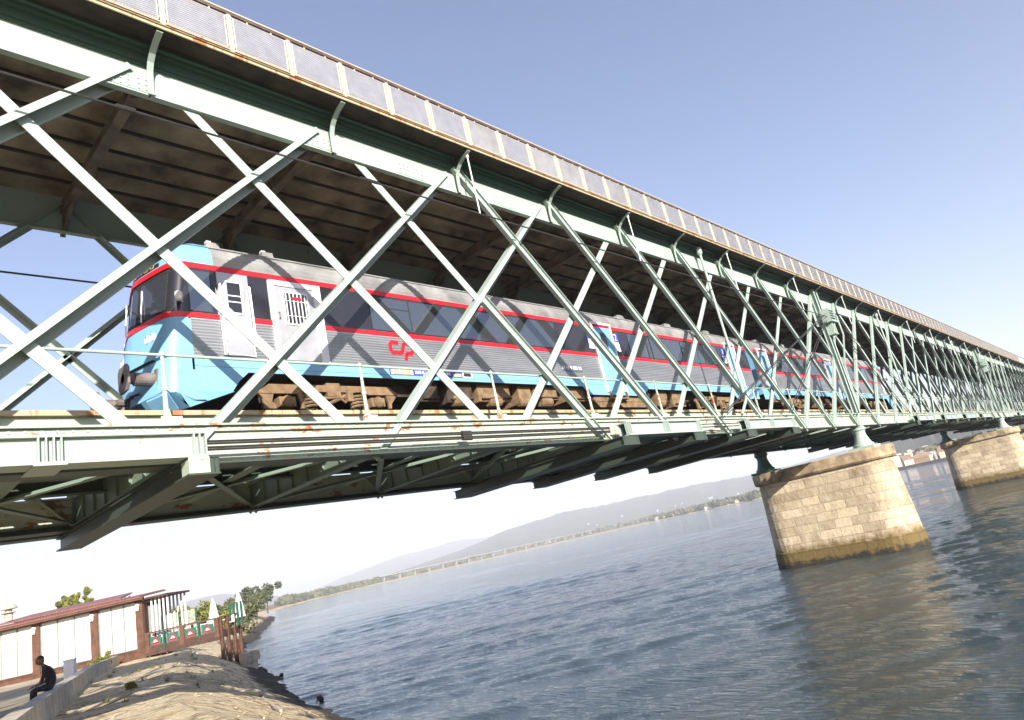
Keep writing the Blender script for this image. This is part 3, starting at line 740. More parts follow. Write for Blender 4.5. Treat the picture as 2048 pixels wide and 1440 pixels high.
    for ys in (-.98, .98):
        b = CB(); xx = .02; b.lathe(W(-.1+.0, ys, 1.72), [(.14, s*.55), (.17, s*.50), (.15, s*.48), (.15, s*.10), (.11, s*.10), (.11, s*-.12)], 16, 0, 'x')
        b.cbox(.40, .50, ys-.2, ys+.2, 1.52, 1.92)
        b.cpr([(-.22, ys-.20, 1.42), (-.22, ys+.20, 1.42), (-.22, ys+.30, 1.55), (-.22, ys+.30, 1.90), (-.22, ys+.20, 2.0), (-.22, ys-.20, 2.0), (-.22, ys-.30, 1.90), (-.22, ys-.30, 1.55)], (.05, 0, 0))
        b.build('buffer', 'buffer_grey', root)
    mb.tube([W(.35, 0, 1.5), W(-.05, 0, 1.48)], .09, 8); mb.tube([W(-.02, 0, 1.52), W(-.14, 0, 1.35), W(-.02, 0, 1.2), W(.1, 0, 1.35)], .06, 8)
    mb.build('coupling', 'buffer_grey', root)
    for yy in (-.55, -.35, .3, .5):
        mb = CB(); mb.tube([W(.3, yy, 1.55), W(.05, yy, 1.45), W(.0, yy*.9, 1.18), W(.15, yy*.7, 1.1), W(.3, yy*.6, 1.2)], .03, 6); mb.build('air_hose', 'rubber', root)
    for ys in (-1, 1):
        mb = CB()
        mb.cpr([(.48, ys*1.47, 1.30), (.25, ys*.9, 1.26), (.45, ys*.75, .98), (.75, ys*1.30, .98)], (0, 0, -.04))
        mb.cp([(.46, ys*1.488, 1.34), (.22, ys*.62, 1.30), (.50, ys*.50, .97), (.95, ys*1.40, .97)])
        mb.cp([(1.95, ys*1.49, 1.32), (.70, ys*1.49, 1.32), (.95, ys*1.40, .97)])
        mb.build('snow_plough', 'train_blue', root, fix=False)
    for ys in (-1, 1):
        m_ = CB(); m_.tube([W(.95, ys*1.49, 3.45), W(.80, ys*1.66, 3.5)], .02, 6); m_.lathe(W(.80, ys*1.68, 3.50), [(.02, -.12), (.07, -.10), (.085, .0), (.075, .09), (.02, .12)], 10); m_.build('rear_view_mirror', 'mirror_white', root)
    # cab side windows, passenger windows
    def pane(x0, x1, z0=3.27, z1=4.30, vent=False, mat='window_glass'):
        mb = CB(); mb.cbox(x0, x1, -1.4925, -1.486, z0, z1); g = mb.build('window', mat, root)
        f = CB(); t = .025
        for a, b, c, d_ in ((x0-t, x0, z0-t, z1+t), (x1, x1+t, z0-t, z1+t), (x0, x1, z0-t, z0), (x0, x1, z1, z1+t)): f.cbox(a, b, -1.496, -1.4855, c, d_)
        if vent: f.cbox(x0, x1, -1.497, -1.4855, z1-.34, z1-.31)
        f.build('frame', 'rubber', g)
        mb = CB(); mb.cbox(x0, x1, 1.486, 1.4925, z0, z1); mb.build('window', mat, root)
    for a, b, v in windows: pane(a, b, vent=v)
    for x0, x1, kind in doors:
        mb = CB(); y = -1.49
        if kind == 'cab':
            mb.cbox(x0, x1, y-.03, y+.01, 2.2, 4.34); dr = mb.build('cab_door', 'door_silver', root)
            m = (x0+x1)/2; g = CB(); g.cbox(m-.17, m+.17, y-.036, y-.03, 3.30, 4.08); wd = g.build('window', 'band_black', dr)
            f = CB()
            for a, b, c, d_ in ((m-.22, m-.17, 3.25, 4.13), (m+.17, m+.22, 3.25, 4.13), (m-.17, m+.17, 3.25, 3.30), (m-.17, m+.17, 4.08, 4.13), (m-.17, m+.17, 3.72, 3.75), (m-.17, m+.17, 3.56, 3.59)): f.cbox(a, b, y-.05, y-.03, c, d_)
            f.build('frame', 'frame_white', wd)
            f = CB(); pts = [(m+.30*math.cos(t), y-.034, 2.80-.28*math.sin(t)*1.0) for t in np.linspace(0, math.pi, 12)]; f.cpr([(p[0], p[1], p[2]) for p in pts]+[(m-.3, y-.034, 3.05), (m+.3, y-.034, 3.05)], (0, .005, 0)); f.build('kick_panel', 'frame_white', dr)
            for xx in (x0+.03, x1-.0):
                h = CB(); h.tube([W(xx, y, 4.05), W(xx, y-.09, 4.0), W(xx+.02, y-.09, 2.55), W(xx+.02, y, 2.45)], .022, 6); h.build('handrail', 'frame_white', dr)
            h = CB(); h.tube([W(x0+.05, y-.06, 2.75), W(x0+.05, y-.12, 2.22), W(x1-.05, y-.12, 2.16), W(x1-.05, y-.06, 2.7)], .018, 6); h.build('step', 'frame_white', dr)
        elif kind == 'silver':
            mb.cbox(x0+.12, x1-.12, y-.012, y+.01, 2.17, 4.30); dr = mb.build('door', 'door_silver', root)
            f = CB(); f.cbox(x0, x0+.14, y-.04, y+.01, 2.15, 4.34); f.cbox(x1-.22, x1, y-.05, y+.01, 2.1, 4.34); f.cbox(x0+.14, x1-.22, y-.04, y+.01, 4.20, 4.34); f.build('frame', 'frame_white', dr)
            m = (x0+x1)/2; g = CB(); g.cbox(m-.34, m+.30, y-.02, y-.012, 3.17, 4.02); wd = g.build('window', 'band_black', dr)
            f = CB()
            for a, b, c, d_ in ((m-.38, m-.34, 3.13, 4.06), (m+.30, m+.34, 3.13, 4.06), (m-.34, m+.30, 3.13, 3.17), (m-.34, m+.30, 4.02, 4.06)): f.cbox(a, b, y-.035, y-.012, c, d_)
            for q in range(6): f.cbox(m-.30+q*.107, m-.275+q*.107, y-.033, y-.02, 3.17, 4.02)
            for zz in (3.38, 3.80): f.cbox(m-.34, m+.30, y-.030, y-.02, zz, zz+.012)
            f.build('window_bars', 'frame_white', wd)
            f = CB(); f.cbox(m-.12, m+.14, y-.040, y-.034, 3.84, 3.92); f.build('sticker', 'train_red', wd)
            h = CB(); h.tube([W(x0+.20, y-.02, 3.45), W(x0+.20, y-.07, 3.42), W(x0+.20, y-.07, 3.30), W(x0+.20, y-.02, 3.27)], .015, 6); h.build('handle', 'rail_steel', dr)
        else:
            mb.cbox(x0, x1, y-.02, y+.01, 1.62, 4.40); dr = mb.build('door', 'train_blue', root)
            m = (x0+x1)/2; g = CB(); g.cpr([(m-.16, y-.026, 3.15), (m+.16, y-.026, 3.15), (m+.2, y-.026, 3.25), (m+.2, y-.026, 4.05), (m+.12, y-.026, 4.17), (m-.12, y-.026, 4.17), (m-.2, y-.026, 4.05), (m-.2, y-.026, 3.25)], (0, .006, 0)); g.build('window', 'band_black', dr)
            f = CB(); f.cbox(x0-.10, x0-.02, y-.05, y+.01, 1.6, 4.5); f.cbox(x1+.02, x1+.10, y-.05, y+.01, 1.6, 4.5); f.cbox(x0-.1, x1+.1, y-.06, y+.01, 4.50, 4.60); f.build('frame', 'frame_white', dr)
            f = CB(); f.cbox(x0, x1, y-.12, y+.3, 1.30, 1.36); f.cbox(x0+.02, x0+.06, y-.1, y, 1.36, 1.62); f.cbox(x1-.06, x1-.02, y-.1, y, 1.36, 1.62); f.build('step', 'bogie_tan', dr)
    # underframe equipment and bogies
    mb = CB()
    mb.cbox(1.6, xe-.3, -.9, .9, 1.45, 1.8)
    rnd = random.Random(3+int(X0))
    x = bogies[0]+2.9
    while x < bogies[1]-3.2:
        w_ = rnd.uniform(.5, 1.5); h = rnd.uniform(.35, .65); mb.cbox(x, x+w_, -1.25, 1.25, 1.72-h, 1.8, rnd.choice((0, 0, 1))); mb.tube([W(x+.1, -1.3, 1.7-h*.8), W(x+w_, -1.3, 1.68-h*.7)], .03, 6, 0)
        if rnd.random() < .5: mb.lathe(W(x+w_/2, -1.15, 1.25), [(.15, -.3), (.19, -.24), (.19, .24), (.15, .3)], 12, 1, 'x')
        x += w_+rnd.uniform(.15, .6)
    mb.build('underframe_equipment', ['bogie_dark', 'bogie_tan'], root)
    if bogies[2]:
        for (a, b) in bogies[2]:
            mb = CB(); mb.cpr([(a, -1.36, 1.78), (a+.0, -1.36, 1.25), (a+.25, -1.36, 1.02), (b, -1.36, 1.02), (b, -1.36, 1.78)], (0, .7, 0)); mb.cbox(a+.2, b-.1, -1.385, -1.36, 1.25, 1.28); mb.cbox(a+.5, a+.53, -1.385, -1.36, 1.05, 1.7); mb.build('fuel_tank', 'bogie_tan', root)
    for bc in bogies[:2]:
        bg_ = CB(); y = -1.20
        bg_.cpr([(bc-2.05, y, 1.42), (bc-1.78, y, 1.60), (bc+1.78, y, 1.60), (bc+2.05, y, 1.42), (bc+2.05, y, 1.36), (bc+1.1, y, 1.36), (bc+.9, y, 1.42), (bc-.7, y, 1.42), (bc-.95, y, 1.36), (bc-2.05, y, 1.36)], (0, -.10, 0))
        for k in (-1, 1):
            c = bc+k*1.35
            for e in (-.52, .52): bg_.cpr([(c+e-.2, y, 1.37), (c+e+.2, y, 1.37), (c+e*.85+.05, y, 1.12), (c+e*.82+.04, y, .98), (c+e*.82-.04, y, .98), (c+e*.85-.05, y, 1.12)], (0, -.08, 0))
            bg_.cpr([(c-.62, y-.02, 1.34), (c-.30, y-.02, 1.10), (c-.28, y-.02, .98), (c-.60, y-.02, .98)], (0, -.05, 0))
            bg_.cbox(c-.22, c+.22, -1.33, -1.05, 1.02, 1.27)
            bg_.lathe(W(c, -1.36, 1.14), [(.13, -.03), (.16, 0), (.16, .05)], 12, 0, 'y')
        bg_.cbox(bc-.2, bc+.2, -1.32, -1.1, 1.30, 1.66); bg_.cbox(bc+.38, bc+.55, -1.36, -1.2, 1.16, 1.44)
        bg_.tube([W(bc-.6, -1.34, 1.22), W(bc+.1, -1.36, 1.25), W(bc+.3, -1.34, 1.12)], .035, 6); bg_.tube([W(bc-.3, -1.3, 1.05), W(bc+.3, -1.34, 1.3)], .05, 6)
        bo = bg_.build('bogie', 'bogie_tan', root)
        for k in (-.70, .70):
            spg = CB(); pts = []
            for i in range(61): t = i/60*2*math.pi*4.5; pts.append(W(bc+k+.17*math.cos(t), -1.25+.12*math.sin(t), .97+i/60*.40))
            spg.tube(pts, .034, 6); spg.lathe(W(bc+k, -1.25, 1.38), [(.1, 0), (.21, .0), (.21, .05)], 12); spg.build('spring', 'bogie_tan', bo)
        for k in (-1.35, 1.35):
            for yy in (-.835, .835):
                wh = CB(); wh.lathe(W(bc+k, yy, .95+.45), [(.46, .07), (.48, .05), (.45, .02), (.45, -.07), (.36, -.07), (.34, -.03), (.12, -.05), (.12, -.09)], 24, 0, 'y'); wh.build('wheel', 'grime', bo)
    for x in ((2.05, 3.55) if X0 < 5 else (4.0,)):
        mb = CB(); mb.cpr([(x-.02, -.5, 5.38), (x+.42, -.5, 5.38), (x+.36, -.5, 5.72), (x+.06, -.5, 5.72)], (0, .35, 0), 0); mb.cbox(x+.08, x+.2, -.42, -.3, 5.71, 5.80, 1); mb.build('roof_box', ['roof_steel', 'frame_white'], root)
    x = 20.0
    while x < xe-2: mb = CB(); mb.cpr([(x, -.95, 5.25), (x+.7, -.95, 5.25), (x+.6, -.95, 5.48), (x+.1, -.95, 5.48)], (0, .5, 0), 0); mb.build('roof_vent', 'roof_steel', root); x += 4.1
    return root, W, CB
car1, W1, CB1 = railcar('front silver railcar with light blue nose, red stripes and ribbed sides', .10, 1, 31.5,
    [(1.78, 2.55, 'cab'), (3.10, 4.56, 'silver'), (17.02, 18.22, 'blue'), (28.95, 29.95, 'blue')],
    [(1.12, 1.62, False), (6.15, 7.55, True), (7.60, 10.45, False), (10.50, 14.5, False), (19.5, 21.2, False), (21.3, 24.0, False), (24.1, 26.2, True), (26.3, 27.8, False)],
    [(.72, 2.35, 1.32, .02, .45), (15.35, 20.15, 1.48, .4, .6), (28.1, 31.45, 1.48, .5, .02)],
    (4.68, 26.4, [(16.1, 17.6), (17.7, 19.7)]))
car2, W2_, CB2 = railcar('rear silver railcar coupled behind the front one, farther along the bridge', 59.6, -1, 27.35,
    [(1.78, 2.55, 'cab'), (13.9, 15.1, 'blue'), (25.2, 26.3, 'blue')],
    [(1.12, 1.62, False), (3.4, 5.6, False), (5.7, 8.6, False), (8.7, 12.6, True), (16.2, 18.6, False), (18.7, 21.4, False), (21.5, 24.4, True)],
    [(.72, 2.35, 1.32, .02, .45), (12.9, 16.3, 1.48, .5, .5), (24.3, 27.3, 1.48, .5, .02)],
    (4.68, 22.6, None))
mb = MB()
for i in range(9): mb.box(31.5+i*.09, 31.56+i*.09, YC-1.1-.04*(i % 2), YC+1.1, 1.6, 4.75)
gw = mb.build('gangway', 'bogie_dark', car1); gw.matrix_parent_inverse = Matrix.Translation((-.10, -YC, -.95))
# markings on the front car
def ribbon(pts, wd, y, name, mat, parent, x0, z0, sc, W):
    mb = MB()
    P = [(p[0], p[1]) for p in pts]
    for (a, b) in zip(P, P[1:]):
        d = Vector((b[0]-a[0], b[1]-a[1])).normalized()*.45*wd; n = Vector((-d.y, d.x)).normalized()*wd/2
        q = [(a[0]-d.x*0+n.x, a[1]+n.y), (b[0]+n.x, b[1]+n.y), (b[0]-n.x, b[1]-n.y), (a[0]-n.x, a[1]-n.y)]
        mb.prism([W(x0+u*sc, y, z0+v*sc) for u, v in q], (0, .004, 0))
    for a in P[1:-1]:
        mb.prism([W(x0+(a[0]+wd/2*math.cos(t))*sc, y-.0006, z0+(a[1]+wd/2*math.sin(t))*sc) for t in np.linspace(0, 2*math.pi, 12, endpoint=False)], (0, .004, 0))
    return mb.build(name, mat, parent)
ribbon([(.42, .62), (.16, .62), (.07, .54), (.07, .36), (.16, .26), (.46, .26), (.54, .34), (.60, .55), (.68, .62), (.86, .62), (.95, .54), (.97, .38), (.88, .26), (.72, .26), (.66, .20), (.62, .02)], .13, -1.500, 'logo', 'train_red', car1, 6.58, 2.36, .90, W1)
mb = CB1()
mb.cbox(6.46, 9.70, -1.500, -1.4955, 1.925, 2.10, 0)
mb.cbox(6.50, 7.30, -1.504, -1.5005, 1.935, 2.09, 1); mb.cbox(9.25, 9.68, -1.504, -1.5005, 1.915, 2.11, 2); mb.cbox(9.30, 9.62, -1.508, -1.5045, 1.95, 2.07, 3); mb.cbox(8.85, 9.2, -1.504, -1.5005, 1.94, 2.03, 1)
r_ = random.Random(5); x = 7.38
while x < 8.75:
    ww = r_.choice((.03, .05, .06)); mb.cbox(x, x+ww, -1.504, -1.5005, 1.97, 2.06, 2); x += ww+r_.choice((.015, .02, .05))
mb.build('label_strip', ['sign_blue', 'sign_tan', 'sign_white', 'band_black'], car1)
mb = CB1(); mb.cbox(14.4, 15.6, -1.500, -1.4955, 2.38, 2.40, 0); x = 14.42
for g in (2, 2, 1, 3, 2):
    for _ in range(g): mb.cbox(x, x+.06, -1.500, -1.4955, 2.46, 2.58, 1); x += .09
    x += .07
mb.build('running_number', ['sign_blue', 'sign_white'], car1)
for cx, ch, z0 in ((16.68, '1', 3.42), (18.52, '2', 3.42), (28.5, '1', 3.42)):
    mb = CB1(); mb.cbox(cx-.19, cx+.19, -1.506, -1.4975, z0, z0+.82, 0); mb.cbox(cx-.19, cx+.19, -1.5062, -1.506, z0, z0+.06, 1); mb.cbox(cx-.16, cx+.16, -1.510, -1.5065, z0+.06, z0+.40, 1)
    for k in range(5): mb.cbox(cx-.13, cx+.13-.04*(k % 2), -1.513, -1.5105, z0+.10+k*.055, z0+.125+k*.055, 0)
    pst = mb.build('class_notice', ['sign_blue', 'sign_white'], car1)
    t = link('numeral', text_mesh(ch, .42, 'sign_white'), pst); t.rotation_euler.x = math.pi/2; t.location = W1(cx, -1.512, z0+.60)
# ------------------------------------------------------------------ river, near bank
ZW = -8.226
def axis_pts(a, b, fine, lo, hi, g=1.02):
    mid = list(np.arange(a, b, fine)); up = [mid[-1]]; st = fine
    while up[-1] < hi: st *= g; up.append(up[-1]+st)
    dn = [mid[0]]; st = fine
    while dn[-1] > lo: st *= g*1.03; dn.append(dn[-1]-st)
    x = np.array(dn[::-1][:-1]+mid+up[1:]); return x
wx_, wy_ = axis_pts(6, 62, .21, -9000, 12000, 1.018), axis_pts(-8, 56, .21, -9000, 14000, 1.018)
sxx, syy = np.gradient(wx_), np.gradient(wy_); GX, GY = np.meshgrid(wx_, wy_); SP = np.maximum(*np.meshgrid(sxx, syy)); H_ = np.zeros_like(GX); wr = np.random.RandomState(4)
for k in range(90):
    lam = (.58*(3.4 ** wr.rand())) if k % 5 else 2.4*(4 ** wr.rand()); th = R(44)+wr.randn()*.38; amp = lam*(.0032 if k % 5 else .0020)*wr.uniform(.5, 1.2)
    wgt = np.clip((lam/SP-2.2)/2.0, 0, 1); H_ += wgt*amp*np.sin((GX*math.cos(th)+GY*math.sin(th))*2*math.pi/lam+wr.rand()*6.28+.9*np.sin(GX*.31/lam**.5+GY*.23/lam**.5+k))
patchy = .75+.55*np.sin(GX*.05+1.3*np.sin(GY*.031)+GY*.02)*np.sin(GY*.043+np.sin(GX*.027)*2)
H_ *= patchy
NX, NY = len(wx_), len(wy_); me = bpy.data.meshes.new('river'); me.vertices.add(NX*NY)
me.vertices.foreach_set('co', np.stack([GX, GY, ZW+H_], -1).astype(np.float32).ravel())
idx = np.arange(NX*NY).reshape(NY, NX); q = np.stack([idx[:-1, :-1], idx[:-1, 1:], idx[1:, 1:], idx[1:, :-1]], -1).reshape(-1, 4)
me.loops.add(q.size); me.loops.foreach_set('vertex_index', q.ravel().astype(np.int32)); me.polygons.add(len(q)); me.polygons.foreach_set('loop_start', np.arange(0, q.size, 4, dtype=np.int32))
me.update(calc_edges=True); me.polygons.foreach_set('use_smooth', np.ones(len(q), bool)); me.materials.append(M['river_water'])
tag(link('river', me), kind='structure')
def interp(t, x): return float(np.interp(x, [a for a, _ in t], [b for _, b in t]))
WL = [(-60, -3), (-20, 2), (-8, 4.5), (4, 7.4), (12.7, 10.1), (18, 11.9), (26.8, 15.2), (37, 19.5), (51, 25.0), (80, 37.0), (99, 47.8), (118, 58.3), (143, 71.5), (216, 110.5), (262, 134), (280, 128), (300, 110)]
CR_ = [(-60, -12), (-20, -3.5), (-8, -1.2), (4, 1.2), (10.4, 3.4), (20.2, 6.9), (39, 14.4), (47.5, 16.6), (60, 22), (80, 30), (99, 41), (143, 64), (216, 103), (262, 127), (280, 120), (300, 100)]
WALL = [(-60, -19), (-20, -9), (-8, -5.6), (4.64, -1.55), (9.0, -.19), (16.75, 2.23), (31.5, 7.03), (44.5, 12.1), (60, 17.4), (80, 25.5), (99, 36), (143, 58), (216, 96), (262, 119), (280, 110), (300, 90)]
rn = random.Random(11)
def vn(x, y, s=1.0):
    from mathutils import noise as nz_
    return nz_.noise(Vector((x*s, y*s, 3.1)))
mb = MB(); rows = []; yy = -40.0; ys_ = []
while yy < 300: ys_.append(yy); yy += .45 if yy < 60 else 2.0
for y in ys_:
    xc, xw, xl = interp(CR_, y), interp(WL, y)+(.5*vn(1, y, .7)+.35*vn(5, y, 2.3) if y < 60 else 1.5*vn(2, y, .1)), interp(WALL, y)
    row = [(xl-90, y, -4.9), (xl-40, y, -4.9), (xl-12, y, -4.9), (xl-.24, y, -4.9), (xl-.16, y, -5.12)]
    for k in range(1, 9): t = k/8; x = xl+(xc-xl)*t; row.append((x, y, -5.18+.10*vn(x, y, .5)+.05*vn(x, y, 1.7)))
    for k in range(1, 25):
        t = k/24; x = xc+(xw-xc)*t; z = -5.18+(ZW+.0+5.18)*(t**1.15) if t < 1 else ZW
        a = min(1, t*4)*.9 if t < .97 else .5
        z += a*(.10*vn(x, y, .45)+.08*vn(x, y, 1.3)+(.12*abs(vn(x*.7+9, y, 2.6)) if y < 60 else 0))
        if t > .72: z += .30*(t-.72)/.28*vn(x+3, y, 1.6)
        row.append((x, y, z))
    row.append((xw+1.2, y, ZW-.7)); row.append((xw+5, y, ZW-2.5)); rows.append(row)
nc = len(rows[0])
for r in rows: mb.v += r
for i in range(len(rows)-1):
    for j in range(nc-1): mb.face((i*nc+j, i*nc+j+1, (i+1)*nc+j+1, (i+1)*nc+j), 1 if j < 4 else 0)
bank = mb.build('river_bank', ['bank_stone', 'path_sand'], smooth=True, fix=False); tag(bank, kind='structure')
def bank_z(x, y):
    xc, xw, xl = interp(CR_, y), interp(WL, y), interp(WALL, y)
    if x < xl: return -4.9
    if x < xc: return -5.18
    return -5.18+(ZW+5.18)*min(1, (x-xc)/(xw-xc))**1.15
# rocks at the waterline
def rock(sz):
    bm = bmesh.new(); bmesh.ops.create_icosphere(bm, subdivisions=2, radius=sz); k = rn.random()*50
    for v in bm.verts: v.co *= 1+.35*vn(v.co.x*3/sz*.3+k, v.co.y*3/sz*.3, 1)+.1*rn.random(); v.co.z *= .6; v.co.x *= 1.25
    me = bpy.data.meshes.new('shore_rock'); bm.to_mesh(me); bm.free(); me.materials.append(M['bank_stone']); return me
rocks = [rock(.15) for _ in range(6)]
for i in range(40):
    y = rn.uniform(8, 60) if i < 85 else rn.uniform(60, 130); x = interp(WL, y)+rn.gauss(-.5, .5); o = link('shore_rock', rocks[i % 6]); o.location = (x, y, ZW+rn.uniform(-.08, .1)); sc = rn.uniform(.5, 1.3); o.scale = (sc, sc, sc); o.rotation_euler = (rn.random(), rn.random(), rn.random()*6)
    tag(o, 'dark wet rock among many at the edge of the river below the bank', 'rock', 'rocks along the waterline')
for i in range(120):
    y = rn.uniform(-4, 46); xc, xw = interp(CR_, y), interp(WL, y); t_ = rn.uniform(-.3, .95); x = xc+(xw-xc)*t_; o = link('loose_stone', rocks[i % 6]); o.location = (x, y, bank_z(x, y)+.03); sc = rn.uniform(.12, .42); o.scale = (sc*1.3, sc, sc*.8); o.rotation_euler = (rn.random(), rn.random(), rn.random()*6)
    tag(o, 'small loose stone lying on the stone slope of the bank', 'stone', 'loose stones on the bank')
for i in range(26):
    y = rn.uniform(2, 40); xc, xw = interp(CR_, y), interp(WL, y); t_ = rn.uniform(-.8, .5); x = xc+(xw-xc)*t_; mb = MB()
    for _ in range(40):
        a = rn.random()*6.28; l_ = rn.uniform(.08, .26); r_2 = rn.random()*.12; p = Vector((math.cos(a)*r_2, math.sin(a)*r_2, -.03)); q = p+Vector((math.cos(a)*l_*.5, math.sin(a)*l_*.5, l_)); s_ = Vector((-math.sin(a), math.cos(a), 0))*.008
        mb.poly([p-s_, p+s_, q])
    o = mb.build('grass_tuft', 'leaf_yellow' if i % 2 else 'leaf_olive', fix=False); o.location = (x, y, bank_z(x, y)+.02); tag(o, 'small grass tuft growing in a crack of the stone slope', 'grass tuft', 'grass tufts on the bank')
# low concrete wall
mb = MB(); pts = [(y, interp(WALL, y)) for y in np.arange(-20, 45.2, 1.3)]
for i, (y, x) in enumerate(pts):
    z = -4.5+.03*vn(x, y, .4); mb.v += [(x-.46, y, -5.3), (x-.44, y, z), (x, y, z), (x+.04, y, -5.3)]
for i in range(len(pts)-1):
    for a in range(3): mb.face((i*4+a, i*4+a+1, (i+1)*4+a+1, (i+1)*4+a))
mb.face((0, 1, 2, 3)); e = (len(pts)-1)*4; mb.face((e, e+1, e+2, e+3))
tag(mb.build('low_wall', 'concrete_light'), 'low weathered concrete wall between the promenade and the stone bank', 'wall')
# pipe on the slope
pp = [(488, 1352), (508, 1372), (524, 1392), (530, 1380), (526, 1398), (545, 1412), (562, 1424)]
mb = MB(); q = []
for u, v_ in pp:
    a = at(u, v_, 20)
    for _ in range(6):
        d = Vector(ray(u, v_)); 
        best = None
        for k in range(60, 400): 
            p = Vector(CAM)+d*(k*.1)
            if p.z < bank_z(p.x, p.y)+.06: best = p; break
        if best: a = best
        break
    q.append(a+Vector((0, 0, .03)))
mb.tube(q, .035, 6); tag(mb.build('hose', 'concrete_light'), 'thin pale hose lying bent on the dark lower slope of the bank', 'hose')
# leafy plants
def leaves(mb, c, r, n, size, squash=.8, mi=0, clumps=9):
    cl = [(Vector((rn.gauss(0, .42), rn.gauss(0, .42), rn.gauss(0, .36)*squash))*r, rn.uniform(.28, .55)*r) for _ in range(clumps)]
    for i in range(n):
        cc, cr = rn.choice(cl); d = Vector((rn.gauss(0, 1), rn.gauss(0, 1), rn.gauss(0, 1))).normalized()*cr*rn.uniform(.55, 1.05); p = Vector(c)+cc+d
        a = Vector((rn.gauss(0, 1), rn.gauss(0, 1), rn.gauss(0, 1))).normalized(); b = a.cross(Vector((rn.gauss(0, 1), rn.gauss(0, 1), rn.gauss(0, 1)))).normalized(); s_ = size*rn.uniform(.6, 1.3)
        mb.poly([p-a*s_-b*s_*.5, p+a*s_-b*s_*.4, p+a*s_*.9+b*s_*.5, p-a*s_*.7+b*s_*.6], mi)
def tree(name, label, base, h, r, leaf, n=1800, group=None, tall=False, ls=None):
    root = thing(name, label, 'tree', base, 0, group); mb = MB(); ls = ls or r*.085
    mb.tube([(0, 0, -.3), (.1*r, 0, h*.35), (0, .1*r, h*.75)], r*.10, 7, r2=r*.03)
    for k in range(6):
        t = rn.uniform(.3, .6); a = rn.random()*6.28; e = Vector((math.cos(a)*r*.6, math.sin(a)*r*.6, h*(t+.25))); mb.tube([(0, 0, h*t), e*.5+Vector((0, 0, h*t*.55)), e], r*.04, 5, r2=r*.012)
    mb.build('trunk', 'bark', root); mb = MB()
    if tall:
        for k in range(7): leaves(mb, (0, 0, h*(.2+.12*k)), r*(.9-.09*k), n//7, ls, 1.2, clumps=5)
    else:
        leaves(mb, (0, 0, h*.66), r, n*2//3, ls, .8, clumps=14); leaves(mb, (rn.uniform(-.5, .5)*r, rn.uniform(-.4, .4)*r, h*.5), r*.8, n//3, ls, .6)
    mb.build('crown', leaf, root, fix=False); return root
def hz(u, depth, dz=0):      # point at photo column u on the horizon line at that depth, lifted by dz
    p = at(u, hor(u), depth); p.z = CAM[2]+dz; return p
def ground_pt(u, depth, z): p = hz(u, depth); p.z = z; return p
# cafe pavilion on the promenade
D0 = 50.0
A = ground_pt(-60, D0, 0); B = ground_pt(287, D0, 0); ex = (B-A).normalized(); ey = Vector((-ex.y, ex.x, 0))
if ey.dot(Vector((CF[0], CF[1], 0))) < 0: ey = -ey
def along(u):         # distance along the facade line where photo column u meets it
    best = None
    lo, hi = -30.0, 60.0
    for _ in range(50):
        m = (lo+hi)/2; p = B+ex*m; d = np.array([p.x, p.y, CAM[2]])-CAM; uu = 1024+FPX*float(d@CR)/float(d@CF)
        # column on the horizon row
        if uu < u: lo = m
        else: hi = m
    return (lo+hi)/2
MF = Matrix.Translation((B.x, B.y, 0)) @ Matrix(((ex.x, ey.x, 0, 0), (ex.y, ey.y, 0, 0), (0, 0, 1, 0), (0, 0, 0, 1)))
cafe = thing('cafe_pavilion', 'low brown timber pavilion with white window blinds and reddish tiled roof on the promenade', 'pavilion'); cafe.matrix_world = MF
ZF, ZH = -4.40, -1.12        # window sill and head
sc_ = 50/1345
xl_ = along(-60)
posts = [along(u) for u in (-38, 75, 192, 283)]
mb = MB(); mb.box(xl_, 0, .12, 3.6, -4.9, -.95); mb.build('wall', 'wood_dark', cafe)
mb = MB(); mb.box(xl_, .1, -.14, .12, -5.15, -4.62, 0); mb.box(xl_, .1, -.10, .1, -4.6, ZF-.06, 0); mb.box(xl_, .15, -.12, .12, ZH+.06, -.78, 0)
for zz in (-4.9, -4.72, -4.5): mb.box(xl_, .1, -.16, -.10, zz, zz+.03, 0)
mb.build('frame', 'wood', cafe)
for i, x in enumerate(posts):
    mb = MB(); mb.box(x-.26, x+.30, -.20, .12, -4.7, -.9); mb.build('pillar', 'wood', cafe)
    mb = MB(); mb.lathe((x-.05, -.30, -1.75), [(.10, 0), (.13, .1), (.13, .42), (.09, .5)], 10); mb.box(x-.1, x+.1, -.30, -.20, -1.4, -1.3); mb.build('wall_lamp', 'mirror_white', cafe)
for i in range(3):
    a, b = posts[i]+.32, posts[i+1]-.28; n = 3; wd = (b-a)/n
    for k in range(n):
        mb = MB(); mb.box(a+k*wd+.05, a+(k+1)*wd-.05, .0, .03, ZF+.02, ZH); wnd = mb.build('window', 'blind_white', cafe)
        mb = MB(); mb.box(a+k*wd-.045, a+k*wd+.045, -.06, .05, ZF-.05, ZH+.05); mb.box(a+k*wd+.045, a+(k+1)*wd-.045, -.04, .05, ZF-.05, ZF+.02); mb.box(a+k*wd+.045, a+(k+1)*wd-.045, -.04, .05, ZH, ZH+.05); mb.build('frame', 'alu', wnd)
mb = MB()      # roof: corrugated tile sheet with thickness
x = xl_-.3; N = int((.55-x)/.22)
for k in range(N):
    xa, xb = x+k*.22, x+k*.22+.22
    for (p, q, h) in ((xa, xa+.11, .05), (xa+.11, xb, 0)):
        mb.hexa([(p, -.75, -.86), (q, -.75, -.86), (q, 2.8, -.60), (p, 2.8, -.60), (p, -.75, -.78+h), (q, -.75, -.78+h), (q, 2.8, -.50+h), (p, 2.8, -.50+h)])
mb.build('roof', 'roof_tile', cafe)
